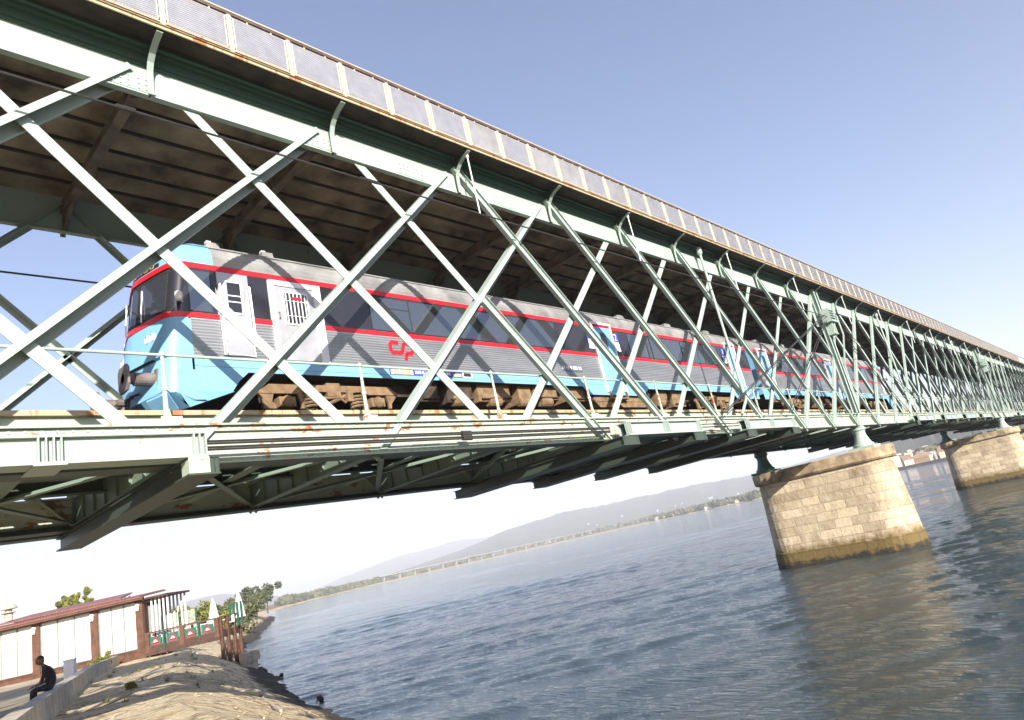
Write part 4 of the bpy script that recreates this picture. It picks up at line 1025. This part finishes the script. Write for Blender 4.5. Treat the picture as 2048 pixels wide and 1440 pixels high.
mb = MB(); mb.hexa([(xl_-.3, 2.6, -.42), (-3.2, 2.6, -.48), (-4.8, 6.5, -.05), (xl_-.3, 6.5, .0), (xl_-.3, 2.6, -.32), (-3.2, 2.6, -.38), (-4.6, 6.5, .10), (xl_-.3, 6.5, .12)]); mb.box(xl_, -5.6, 4.3, 6.1, -.9, -.3); mb.build('upper_roof', 'roof_tile', cafe)
mb = MB(); mb.box(xl_-.3, .5, -.70, -.66, -1.02, -.84); mb.build('eaves_board', 'wood', cafe)
vent = MB(); vx = along(13)-2.6; vent.lathe((vx, 3.5, -.15), [(.30, 0), (.30, .55), (.55, .6), (.25, .7), (.25, .85), (.62, .9), (.60, 1.0), (.40, 1.25), (.12, 1.38)], 14); vent.build('roof_vent', 'concrete_light', cafe)
# terrace deck reaching over the bank
deck = thing('terrace', 'timber terrace on stilts with green banners beside the pavilion', 'terrace'); deck.matrix_world = MF
XE = along(437); ZD = -4.45; ZR = -3.48; DY = 3.4
mb = MB(); mb.box(0.1, XE, -.05, DY, ZD-.12, ZD); mb.build('floor', 'wood_dark', deck)
mb = MB(); mb.box(.1, XE+.05, -.14, -.05, ZD-.62, ZD+.02); mb.box(.1, XE+.05, -.16, -.05, ZD-.14, ZD-.02)
mb.box(XE-.02, XE+.1, -.05, DY, ZD-.5, ZD); mb.build('beam', 'wood_dark', deck)
mb = MB(); mb.box(.3, XE+.1, -.15, .0, ZR-.09, ZR+.03); mb.box(XE, XE+.12, -.1, DY, ZR-.04, ZR+.04); mb.build('handrail', 'wood', deck)
nb = 4
for i in range(nb+1):
    x = .25+i*(XE-.45)/nb
    mb = MB(); wdt = .09 if i in (1, 3) else .22; mb.box(x-wdt/2, x+wdt, -.17, .0, ZD-.4, ZR+.02); mb.build('post', 'green_post' if i in (1, 3) else 'wood', deck)
for i in range(nb):
    x0, x1 = .5+i*(XE-.45)/nb, .05+(i+1)*(XE-.45)/nb
    mb = MB(); mb.box(x0, x1, -.10, -.06, ZD+.05, ZR-.32, 0); bn = mb.build('banner', 'banner_green', deck)
    c = (x0+x1)/2; z = ZD+.10
    mb = MB(); mb.prism([(c-.26, -.105, z), (c+.26, -.105, z), (c+.26, -.105, z+.1), (c+.06, -.105, z+.46), (c-.06, -.105, z+.46), (c-.26, -.105, z+.1)], (0, -.01, 0), 0)
    mb.prism([(c-.17, -.117, z+.14), (c+.17, -.117, z+.14), (c+.05, -.117, z+.30), (c-.05, -.117, z+.30)], (0, -.01, 0), 1); mb.build('emblem', ['train_red', 'sign_white'], bn)
    mb = MB()
    for zz in (.02, .14, .44): mb.box(x0-.1, x1+.2, -.065, -.055, ZD+zz, ZD+zz+.02)
    mb.build('slat', 'alu', deck)
m = bpy.data.materials.new('screen_clear'); t, p = nodes(m); p.inputs['Base Color'].default_value = (.75, .82, .80, 1); p.inputs['Alpha'].default_value = .14; p.inputs['Roughness'].default_value = .1; M['screen_clear'] = m
for i in range(nb-1):
    x0, x1 = .5+i*(XE-.45)/nb, .05+(i+1)*(XE-.45)/nb; mb = MB(); mb.box(x0, x1, -.06, -.05, ZR+.05, ZR+(1.9 if i == 0 else 1.0)); mb.build('wind_screen', 'screen_clear', deck)
    mb = MB(); mb.box(x1+.06, x1+.14, -.10, -.02, ZR, ZR+1.05); mb.build('screen_post', 'green_post', deck)
for k in range(4):
    y = .12+k*1.02; mb = MB(); zb = ZD-3.1
    mb.box(XE-.05, XE+.17, y-.11, y+.11, zb, ZR+.02); mb.build('stilt', 'wood', deck)
    if k < 3:
        mb = MB(); mb.obox((XE+.06, y, ZD-2.7), (XE+.06, y+1.02, ZD-.6), (.03, 0, 0), (0, .05, .05)); mb.obox((XE+.10, y, ZD-.6), (XE+.10, y+1.02, ZD-2.7), (.03, 0, 0), (0, .05, .05)); mb.obox((XE+.06, y, ZD+.1), (XE+.06, y+1.02, ZR-.1), (.03, 0, 0), (0, .05, .05)); mb.build('cross_brace', 'wood', deck)
mb = MB(); mb.box(XE-.3, XE+1.0, -.3, 3.6, ZD-3.9, ZD-2.75); mb.box(XE+.5, XE+1.1, 1.6, 3.9, ZD-2.75, ZD-2.0)
f = mb.build('footing', 'concrete_light'); f.matrix_world = MF; tag(f, 'pale concrete footing block under the terrace stilts at the waterline', 'footing')
# pergola
pg = thing('pergola', 'flat dark pergola with thin white columns at the end of the pavilion', 'pergola'); pg.matrix_world = MF
mb = MB(); xp = along(340); mb.box(.32, xp, -.1, 3.2, -1.06, -.92, 0); mb.build('roof', 'wood_dark', pg)
for k in range(5):
    for yy in (.3, 2.8):
        x = .5+k*(xp-.8)/4; mb = MB(); mb.box(x, x+.10, yy, yy+.1, ZD+.01, -1.06); mb.build('column', 'canvas', pg)
# parasols, tables
def local(x, y, z): return MF @ Vector((x, y, z))
for (u, y, dsc, h) in ((402, 2.0, 'closed white parasol standing in the middle of the terrace', 2.45), (441, 3.2, 'closed white parasol at the river end of the terrace', 2.6)):
    pr = thing('parasol', dsc, 'parasol', local(along(u), y, ZD), 0, 'closed parasols'); mb = MB(); mb.tube([(0, 0, 0), (0, 0, h)], .03, 6); mb.build('pole', 'alu', pr)
    mb = MB(); mb.lathe((0, 0, 0), [(.20, .55), (.42, .62), (.34, 1.2), (.2, h-.5), (.04, h)], 9); mb.build('canopy', 'canvas', pr)
for k, (u, y, l) in enumerate(((310, 1.2, 'small white table by the pergola columns'), (345, 1.5, 'small white table behind the second green banner'), (385, 1.4, 'small white table left of the middle parasol'), (420, 1.7, 'small white table between the two parasols'))):
    tb = thing('cafe_table', l, 'table', local(along(u), y, ZD), 0, 'tables on the terrace'); mb = MB(); mb.lathe((0, 0, 0), [(.45, .70), (.45, .74)], 14); mb.build('tabletop', 'paint_white', tb)
    mb = MB(); mb.lathe((0, 0, 0), [(.25, 0), (.25, .03), (.04, .05), (.04, .70)], 10); mb.build('pedestal', 'alu', tb)
    for s_, ll in ((-1, 'left'), (1, 'right')):
        ch = thing('cafe_chair', 'white chair on the %s side of the %s' % (ll, l.replace('small white ', '')), 'chair', local(along(u)+s_*.75, y-.1, ZD), 0, 'chairs on the terrace')
        mb = MB(); mb.box(-.22, .22, -.22, .22, .42, .46); mb.build('seat', 'paint_white', ch); mb = MB(); mb.box(s_*.20-.02, s_*.20+.02, -.22, .22, .46, .95); mb.build('backrest', 'paint_white', ch)
        for a in (-.19, .19):
            for b in (-.19, .19): mb = MB(); mb.tube([(a, b, 0), (a, b, .42)], .015, 5); mb.build('leg', 'alu', ch)
for k in range(4):
    x = along(428)+k*.30; mb = MB(); mb.box(x, x+.16, 2.4, 2.46, ZR-.9, ZR+.85); o = mb.build('folded_screen', 'green_post'); o.matrix_world = MF; tag(o, 'narrow green folded screen standing at the end of the terrace', 'screen', 'folded green screens')
# notice box, bush in front of the facade
bx = ground_pt(139, 36, -4.9); mb = MB(); mb.box(-.28, .28, -.12, .12, 0, .95); mb.box(-.32, .32, -.15, .15, .95, 1.0)
o = mb.build('white_box', 'paint_white'); o.location = bx; o.rotation_euler.z = math.atan2(ex.y, ex.x); tag(o, 'white upright box standing behind the low wall', 'cabinet')
mb = MB(); leaves(mb, (0, 0, .55), .60, 900, .06, .8, clumps=10); mb.tube([(0, 0, 0), (0, 0, .5)], .05, 5)
o = mb.build('bush', 'leaf_yellow', fix=False); o.location = ground_pt(211, 44, -4.95); tag(o, 'round green bush in front of the pavilion by the end of the wall', 'bush')
mb = MB(); leaves(mb, (0, 0, .1), .28, 300, .05, .5, clumps=6); o = mb.build('weed', 'leaf_yellow', fix=False)
p_ = onz(268, 1379, -5.18); o.location = p_; tag(o, 'small yellowish green weed growing on the shaded stone slope', 'weed')
# man sitting on the wall
def person(loc, rz, label):
    root = thing('person', label, 'person', loc, rz)
    V, E, RR = [], [], []
    def chain(pts, start=None):
        prev = start
        for x, y, z, r in pts:
            V.append((x, y, z)); RR.append(r); i = len(V)-1
            if prev is not None: E.append((prev, i))
            prev = i
        return prev
    # x = facing direction
    pel = chain([(0, 0, .12, .15)])
    ch = chain([(.02, 0, .30, .145), (.10, 0, .48, .155), (.17, 0, .60, .12)], pel)
    nk = chain([(.22, 0, .69, .055), (.25, 0, .75, .055)], ch)
    for s_ in (-1, 1):
        sh = chain([(.15, s_*.17, .56, .075), (.14, s_*.22, .48, .06), (.20, s_*.24, .33, .05), (.26, s_*.23, .25, .045), (.38, s_*.15, .22, .038), (.46, s_*.07, .20, .032)], ch)
        hnd = chain([(.50, s_*.045, .19, .028)], sh)
        for k in range(4): chain([(.53, s_*(.02+.018*k), .185-.004*k, .010), (.56, s_*(.015+.018*k), .17, .009), (.565, s_*(.012+.017*k), .15-.003*k, .008)], hnd)
        chain([(.49, s_*.02, .21, .011), (.515, s_*.0, .215, .009)], hnd)
        hip = chain([(.08, s_*.10, .10, .105), (.30, s_*.13, .11, .085), (.46, s_*.14, .09, .068), (.47, s_*.13, -.12, .058), (.44, s_*.13, -.34, .042), (.50, s_*.13, -.40, .04), (.60, s_*.14, -.41, .03)], pel)
    me = bpy.data.meshes.new('body'); me.from_pydata(V, E, []); o = bpy.data.objects.new('body', me); COL.objects.link(o)
    sk = o.modifiers.new('s', 'SKIN'); sk.use_smooth_shade = True
    for i, d in enumerate(me.skin_vertices[0].data): d.radius = (RR[i], RR[i]); d.use_root = (i == 0)
    sb = o.modifiers.new('d', 'SUBSURF'); sb.levels = 1; sb.render_levels = 1
    bpy.context.view_layer.update(); m2 = bpy.data.meshes.new_from_object(o.evaluated_get(bpy.context.evaluated_depsgraph_get())); bpy.data.objects.remove(o)
    bm = bmesh.new(); bm.from_mesh(m2); g = bmesh.ops.create_uvsphere(bm, u_segments=20, v_segments=14, radius=1)
    for v in g['verts']:
        c = v.co.copy(); v.co = Vector((c.x*.105, c.y*.08, c.z*.125))
        if c.x > .8 and abs(c.y) < .25 and -.3 < c.z < .15: v.co.x += .022
        if c.x > .5 and c.z < -.5: v.co.x += .01
        v.co = Matrix.Rotation(R(25), 3, 'Y') @ v.co + Vector((.30, 0, .84))
    for s_ in (-1, 1):
        g2 = bmesh.ops.create_uvsphere(bm, u_segments=8, v_segments=6, radius=.028, matrix=Matrix.Translation((.28, s_*.08, .84)))
    bm.to_mesh(m2); bm.free(); m2.name = 'body'
    for nme in ('skin', 'shirt', 'trousers', 'rubber'): m2.materials.append(M[nme])
    for p in m2.polygons:
        c = p.center; p.use_smooth = True
        if c.z > .69: k = 0
        elif c.z < -.36: k = 3
        elif c.z < .17 and (abs(c.y) > .0 and not (c.x > .485 and c.z > .13)): k = 2
        elif c.z < .20 and c.x < .1: k = 2
        elif c.x > .22 and c.z < .36: k = 0
        else: k = 1
        p.material_index = k
    link('body', m2, root)
    mb = MB(); b = len(mb.v); pts = []
    for i in range(7):
        for j in range(16):
            th = i/6*R(78); ph = j/16*2*math.pi; c = Vector((math.sin(th)*math.cos(ph)*.110-.008, math.sin(th)*math.sin(ph)*.085, math.cos(th)*.13)); mb.v.append(tuple(Matrix.Rotation(R(5), 3, 'Y') @ c + Vector((.295, 0, .845))))
    for i in range(6):
        for j in range(16): mb.face((i*16+j, i*16+(j+1) % 16, (i+1)*16+(j+1) % 16, (i+1)*16+j))
    mb.build('hair', 'hair', root, smooth=True); return root
mp = onz(103, 1377, -4.47); wx = interp(WALL, mp.y)-.20
man = person((wx, mp.y, -4.52), math.atan2(.45, -.9), 'person in a dark t-shirt and dark trousers sitting hunched on the low wall'); man.scale = (1.12, 1.12, 1.12)
# trees along the bank
def tr(u, d, base, h, r, leaf, label, **k): return tree('tree', label, ground_pt(u, d, base), h, r, leaf, group='trees along the near bank', **k)
tr(468, 190, -5.2, 6.6, 3.0, 'leaf_olive', 'broad olive green tree at the left of the group on the headland', n=2600, ls=.34)
tr(494, 205, -5.2, 9.4, 3.0, 'leaf_grey', 'tall grey green tree in the middle of the group on the headland', n=2800, ls=.34)
tr(534, 215, -5.2, 9.6, 2.7, 'leaf_grey', 'tall open tree at the right end of the group on the headland', n=1900, ls=.34)
tr(512, 200, -5.2, 5.6, 3.2, 'leaf_olive', 'low bushy tree under the tall trees of the headland', n=2200, ls=.34)
tr(446, 150, -5.2, 3.6, 2.0, 'leaf_olive', 'low shrubby tree left of the headland group above the pale slope', n=1500, ls=.25)
tr(352, 95, -4.9, 4.6, 2.0, 'leaf_yellow', 'yellow green tree rising behind the pergola', n=2200, ls=.2)
tr(384, 105, -4.9, 4.0, 2.4, 'leaf_yellow', 'wide yellow green tree behind the terrace wind screens', n=2400, ls=.2)
tr(418, 110, -4.9, 4.0, 2.0, 'leaf_olive', 'rounded tree behind the middle parasol', n=2000, ls=.2)
tr(278, 90, -4.9, 7.4, 1.9, 'leaf_yellow', 'yellow green tree right of the roof tip of the pavilion', n=2400, ls=.2)
tr(295, 92, -4.9, 7.0, 1.5, 'leaf_yellow', 'smaller yellow green tree just right of the one beside the roof tip', n=1800, ls=.2)
for k, (u, h) in enumerate(((121, 8.2), (134, 8.6), (145, 8.6), (160, 8.6), (179, 9.2))):
    tr(u, 88, -4.9, h, 1.35, 'leaf_yellow', ['leftmost slim treetop showing over the pavilion roof', 'second slim treetop from the left over the pavilion roof', 'third and middle slim treetop over the pavilion roof', 'fourth slim treetop over the pavilion roof', 'tallest and rightmost slim treetop over the pavilion roof'][k], n=2400, tall=True, ls=.18)
def shrub(u, d, z, r, leaf, label):
    mb = MB(); leaves(mb, (0, 0, r*.5), r, 1200, r*.09, .6, clumps=10); o = mb.build('shrub', leaf, fix=False); o.location = ground_pt(u, d, z); tag(o, label, 'shrub', 'shrubs on the near bank')
shrub(468, 90, -5.0, 2.4, 'leaf_olive', 'dense green shrub just beyond the end of the terrace')
shrub(452, 85, -5.0, 1.8, 'leaf_yellow', 'yellowish shrub left of the dense one beyond the terrace')
shrub(484, 120, -5.0, 1.8, 'leaf_olive', 'small shrub on the pale bank below the headland trees')
# ------------------------------------------------------------------ far banks, hills, town
def far_pt(u, dist, z):       # point in photo column u (on the horizon row) at horizontal distance dist
    d = ray(u, hor(u)); h = math.hypot(d[0], d[1]); return Vector((CAM[0]+d[0]/h*dist, CAM[1]+d[1]/h*dist, z))
SH = [(300, 620), (480, 640), (548, 700), (620, 1000), (740, 1350), (900, 1500), (1100, 1600), (1300, 1500), (1500, 1100), (1600, 850), (1720, 640), (1900, 520), (2100, 480), (2500, 430)]
from mathutils import noise as NZ
us = list(range(300, 2520, 10)); prof = [(-30, ZW-2), (0, ZW), (12, ZW+.7), (60, ZW+1.5), (250, ZW+2.5), (900, ZW+6), (3500, ZW+10)]
mb = MB()
for u in us:
    s0 = interp(SH, u)*(1+.02*NZ.noise(Vector((u*.02, 0, 0))))
    for d, z in prof: mb.v.append(tuple(far_pt(u, s0+d, z+(.5*NZ.noise(Vector((u*.05, d*.01, 2))) if d > 20 else 0))))
n = len(prof)
for i in range(len(us)-1):
    for j in range(n-1): mb.face((i*n+j, i*n+j+1, (i+1)*n+j+1, (i+1)*n+j), 0 if j < 3 else 1)
tag(mb.build('far_bank', ['far_sand', 'fields'], fix=False), kind='structure')
def hill(name, sky_, dist, depth, mat, amp=.05, step=5):
    mb = MB(); U = np.arange(sky_[0][0], sky_[-1][0]+1, step); rws = 14; px_h = FPX
    for u in U:
        hp = interp(sky_, u)*(1+.04*NZ.noise(Vector((u*.03, dist, 0)))+.03*NZ.noise(Vector((u*.11, dist, 4))))
        d = ray(u, hor(u)); cs = 1/math.hypot(d[0], d[1]); top = CAM[2]+hp*.975/FPX*(dist+depth)*cs
        for j in range(rws):
            t = j/(rws-1); tt = t/.8
            z = ZW+2+(top-ZW-2)*(math.sin(min(tt, 1)*math.pi/2)**1.3 if tt <= 1 else 1-(tt-1)*1.6)
            z += (top-ZW)*amp*2.2*NZ.noise(Vector((u*.025, t*3.5, dist)))*math.sin(min(1, tt)*math.pi)+(top-ZW)*amp*NZ.noise(Vector((u*.09, t*9, 5)))*math.sin(min(1, tt)*math.pi)
            mb.v.append(tuple(far_pt(u, dist+depth*(t/.8), z)))
    for i in range(len(U)-1):
        for j in range(rws-1): mb.face((i*rws+j, i*rws+j+1, (i+1)*rws+j+1, (i+1)*rws+j))
    return tag(mb.build(name, mat, smooth=True, fix=False), kind='structure')
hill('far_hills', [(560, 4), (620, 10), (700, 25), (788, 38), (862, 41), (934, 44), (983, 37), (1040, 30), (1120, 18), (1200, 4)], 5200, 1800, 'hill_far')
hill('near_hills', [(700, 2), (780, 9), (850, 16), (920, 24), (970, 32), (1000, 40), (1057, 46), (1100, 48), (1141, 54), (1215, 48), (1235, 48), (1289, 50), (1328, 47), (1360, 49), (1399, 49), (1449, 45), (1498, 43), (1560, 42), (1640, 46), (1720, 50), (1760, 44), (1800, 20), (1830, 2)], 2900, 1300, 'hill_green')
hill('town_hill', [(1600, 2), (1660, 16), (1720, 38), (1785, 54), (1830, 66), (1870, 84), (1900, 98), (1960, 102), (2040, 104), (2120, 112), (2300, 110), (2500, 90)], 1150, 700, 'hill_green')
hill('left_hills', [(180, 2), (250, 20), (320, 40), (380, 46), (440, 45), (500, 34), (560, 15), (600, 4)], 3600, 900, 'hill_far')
# motorway viaduct along the far bank
va = thing('viaduct', 'long pale concrete viaduct on many piers along the far bank under the hills', 'viaduct', far_pt(1000, 1650, ZW))
vpar = Matrix.Translation(-va.location)
p0, p1 = far_pt(735, 1480, 0), far_pt(1285, 2300, 0); L_ = (p1-p0).length; dv = (p1-p0).normalized(); sv = Vector((-dv.y, dv.x, 0))
mb = MB(); mb.obox(p0+Vector((0, 0, 4.6)), p1+Vector((0, 0, 4.6)), sv*6, (0, 0, .6)); o = mb.build('deck', 'viaduct_concrete', va); o.matrix_parent_inverse = vpar
mb = MB(); mb.obox(Vector((0, 0, ZW+1)), Vector((0, 0, 3.7)), dv*.9, sv*3); me = mb.mesh('pier', 'viaduct_concrete'); npier = int(L_/42)
for i in range(npier+1):
    o = link('pier', me, va, p0+dv*(i*42)); o.matrix_parent_inverse = vpar
# houses of the far bank
def house_mesh(w_, d_, h_, wallm, flat=False):
    mb = MB(); mb.box(-w_/2, w_/2, -d_/2, d_/2, -4, h_, 0)
    if flat: mb.box(-w_/2-.3, w_/2+.3, -d_/2-.3, d_/2+.3, h_, h_+.6, 0)
    else:
        r = h_+w_*.25; a = w_/2+.4; b = d_/2+.4
        mb.v += [(-a, -b, h_-.1), (a, -b, h_-.1), (a, b, h_-.1), (-a, b, h_-.1), (0, -b, r), (0, b, r)]; k = len(mb.v)-6
        mb.face((k, k+1, k+4), 0); mb.face((k+3, k+5, k+2), 0); mb.face((k, k+4, k+5, k+3), 1); mb.face((k+1, k+2, k+5, k+4), 1)
    for i in range(max(2, int(w_/3.2))):
        for j in range(max(1, int(h_/3))):
            x = -w_/2+1.2+i*3.0
            if x < w_/2-1: mb.box(x, x+1.2, -d_/2-.06, -d_/2+.1, j*3+1, j*3+2.4, 2); mb.box(x, x+1.2, d_/2-.1, d_/2+.06, j*3+1, j*3+2.4, 2)
    return mb.mesh('house', [wallm, 'house_roof', 'house_dark'])
hm = [house_mesh(11, 9, 5.5, 'house_white'), house_mesh(15, 9, 6, 'house_white'), house_mesh(9, 8, 4, 'house_cream'), house_mesh(22, 10, 4.5, 'house_white', True), house_mesh(12, 10, 8.5, 'house_white')]
hr = random.Random(21)
def hill_z(u, d): return ZW+2.5+max(0, d-interp(SH, u)-250)*.006
spots = []
for _ in range(90): u = hr.uniform(1310, 1508); spots.append((u, interp(SH, u)+hr.choice((30, 60, 140, 240, 330))+hr.uniform(0, 60), 'white house among trees on the far shore left of the nearest stone pier', 'houses on the far shore near the pier'))
for _ in range(45): u = hr.uniform(1020, 1310); spots.append((u, interp(SH, u)+hr.uniform(700, 1150), 'tiny white house below the hills behind the viaduct', 'houses behind the viaduct'))
for _ in range(45): u = hr.uniform(570, 720); spots.append((u, interp(SH, u)+hr.uniform(120, 380), 'small white house on the distant low shore left of the viaduct', 'houses on the low shore left of the viaduct'))
for _ in range(9): u = hr.uniform(1180, 1480); spots.append((u, 2900+hr.uniform(150, 420), 'tiny pale house scattered on the hillside', 'houses scattered on the hillside'))
for u, d, l, g in spots:
    o = link('house', hr.choice(hm)); z = hill_z(u, d); o.rotation_euler.z = hr.uniform(0, 3.1); s_ = .62
    if d > 2500: z = ZW+2+(d-2900)*.13
    o.scale = (s_, s_, s_); o.location = far_pt(u, d, z); tag(o, l, 'house', g)
# town blocks at the far end of the bridge
tm = [house_mesh(26, 14, 18, 'house_cream', True), house_mesh(20, 12, 12, 'house_white', True), house_mesh(24, 14, 9, 'house_white'), house_mesh(34, 14, 8, 'house_cream'), house_mesh(16, 12, 15, 'house_white', True)]
tl = [(1795, 640, 1), (1808, 760, 2), (1820, 690, 0), (1838, 640, 1), (1845, 600, 3), (1852, 700, 4), (1866, 620, 1), (1876, 680, 2), (1888, 600, 3), (1893, 700, 1), (1830, 820, 4), (1860, 860, 0), (1880, 800, 1), (1800, 880, 2), (1815, 590, 3), (1905, 640, 2), (1925, 650, 1), (1945, 620, 4), (1960, 700, 0), (1975, 640, 1), (1990, 690, 3), (1850, 980, 2), (1870, 960, 1), (1885, 930, 4)]
for _ in range(34):
    u = hr.uniform(1788, 1900) if hr.random() < .75 else hr.uniform(1900, 2010); tl.append((u, interp(SH, u)+hr.uniform(60, 520), hr.choice((1, 2, 2, 3, 4, 0))))
for i, (u, d, k) in enumerate(tl):
    o = link('town_block', tm[k]); o.location = far_pt(u, d, ZW+2.5+max(0, d-interp(SH, u)-60)*.022); o.rotation_euler.z = hr.choice((.2, .5, .35, 1.2)); o.scale = (.45, .45, .45)
    tag(o, ['broad cream apartment block', 'white flat roofed block', 'white block with a tiled roof', 'long low cream building with a tiled roof', 'tall narrow white block'][k]+' in the town past the bridge', 'building', 'buildings of the town beyond the bridge')
# quay line and road embankment there
mb = MB()
for a, b in zip(range(1730, 2100, 20), range(1750, 2120, 20)):
    p, q = far_pt(a, interp(SH, a)+4, ZW+.9), far_pt(b, interp(SH, b)+4, ZW+.9); mb.obox(p, q, (p-q).normalized().cross(Vector((0, 0, 1)))*3, (0, 0, 1.3))
tag(mb.build('quay_wall', 'concrete_light', fix=False), 'low stone quay wall along the town waterfront', 'quay wall')
# woods of the far bank
mb = MB()
def clump(u, d, r, h):
    c = far_pt(u, d, hill_z(u, d)+h*.4); 
    for _ in range(70):
        v = Vector((hr.gauss(0, 1), hr.gauss(0, 1), hr.gauss(0, 1))).normalized(); p = c+Vector((v.x*r, v.y*r, v.z*h*.6)); a = Vector((hr.gauss(0, 1), hr.gauss(0, 1), hr.gauss(0, 1))).normalized(); b = a.cross(v+Vector((.1, 0, 0))).normalized(); s_ = r*.35
        mb.poly([p-a*s_-b*s_, p+a*s_-b*s_, p+a*s_+b*s_, p-a*s_+b*s_])
for _ in range(150): u = hr.uniform(1300, 1520); clump(u, interp(SH, u)+hr.uniform(15, 420), hr.uniform(5, 11), hr.uniform(5, 10))
for _ in range(150): u = hr.uniform(570, 760); clump(u, interp(SH, u)+hr.uniform(60, 420), hr.uniform(6, 12), hr.uniform(4, 9))
for _ in range(60): u = hr.uniform(760, 980); clump(u, interp(SH, u)+hr.uniform(160, 500), hr.uniform(7, 13), hr.uniform(4, 8))
for _ in range(110): u = hr.uniform(1020, 1310); clump(u, interp(SH, u)+hr.uniform(400, 1100), hr.uniform(8, 14), hr.uniform(5, 9))
for _ in range(90): u = hr.uniform(1760, 2060); clump(u, interp(SH, u)+hr.uniform(120, 560), hr.uniform(5, 9), hr.uniform(6, 11))
tag(mb.build('far_wood', 'far_leaf', fix=False), kind='stuff')
# air
m = bpy.data.materials.new('air'); m.use_nodes = True; t = m.node_tree; t.nodes.clear(); pv = t.nodes.new("ShaderNodeVolumePrincipled"); oo = t.nodes.new("ShaderNodeOutputMaterial"); t.links.new(pv.outputs[0], oo.inputs[1])
pv.inputs['Color'].default_value = (.92, .94, 1.0, 1); pv.inputs['Density'].default_value = HAZE if 'HAZE' in globals() else .00028; pv.inputs['Anisotropy'].default_value = .0
M['air'] = m
mb = MB(); mb.box(-8800, 8800, -8800, 9500, ZW-4, 420); hzb = mb.build('haze', 'air'); tag(hzb, kind='stuff')
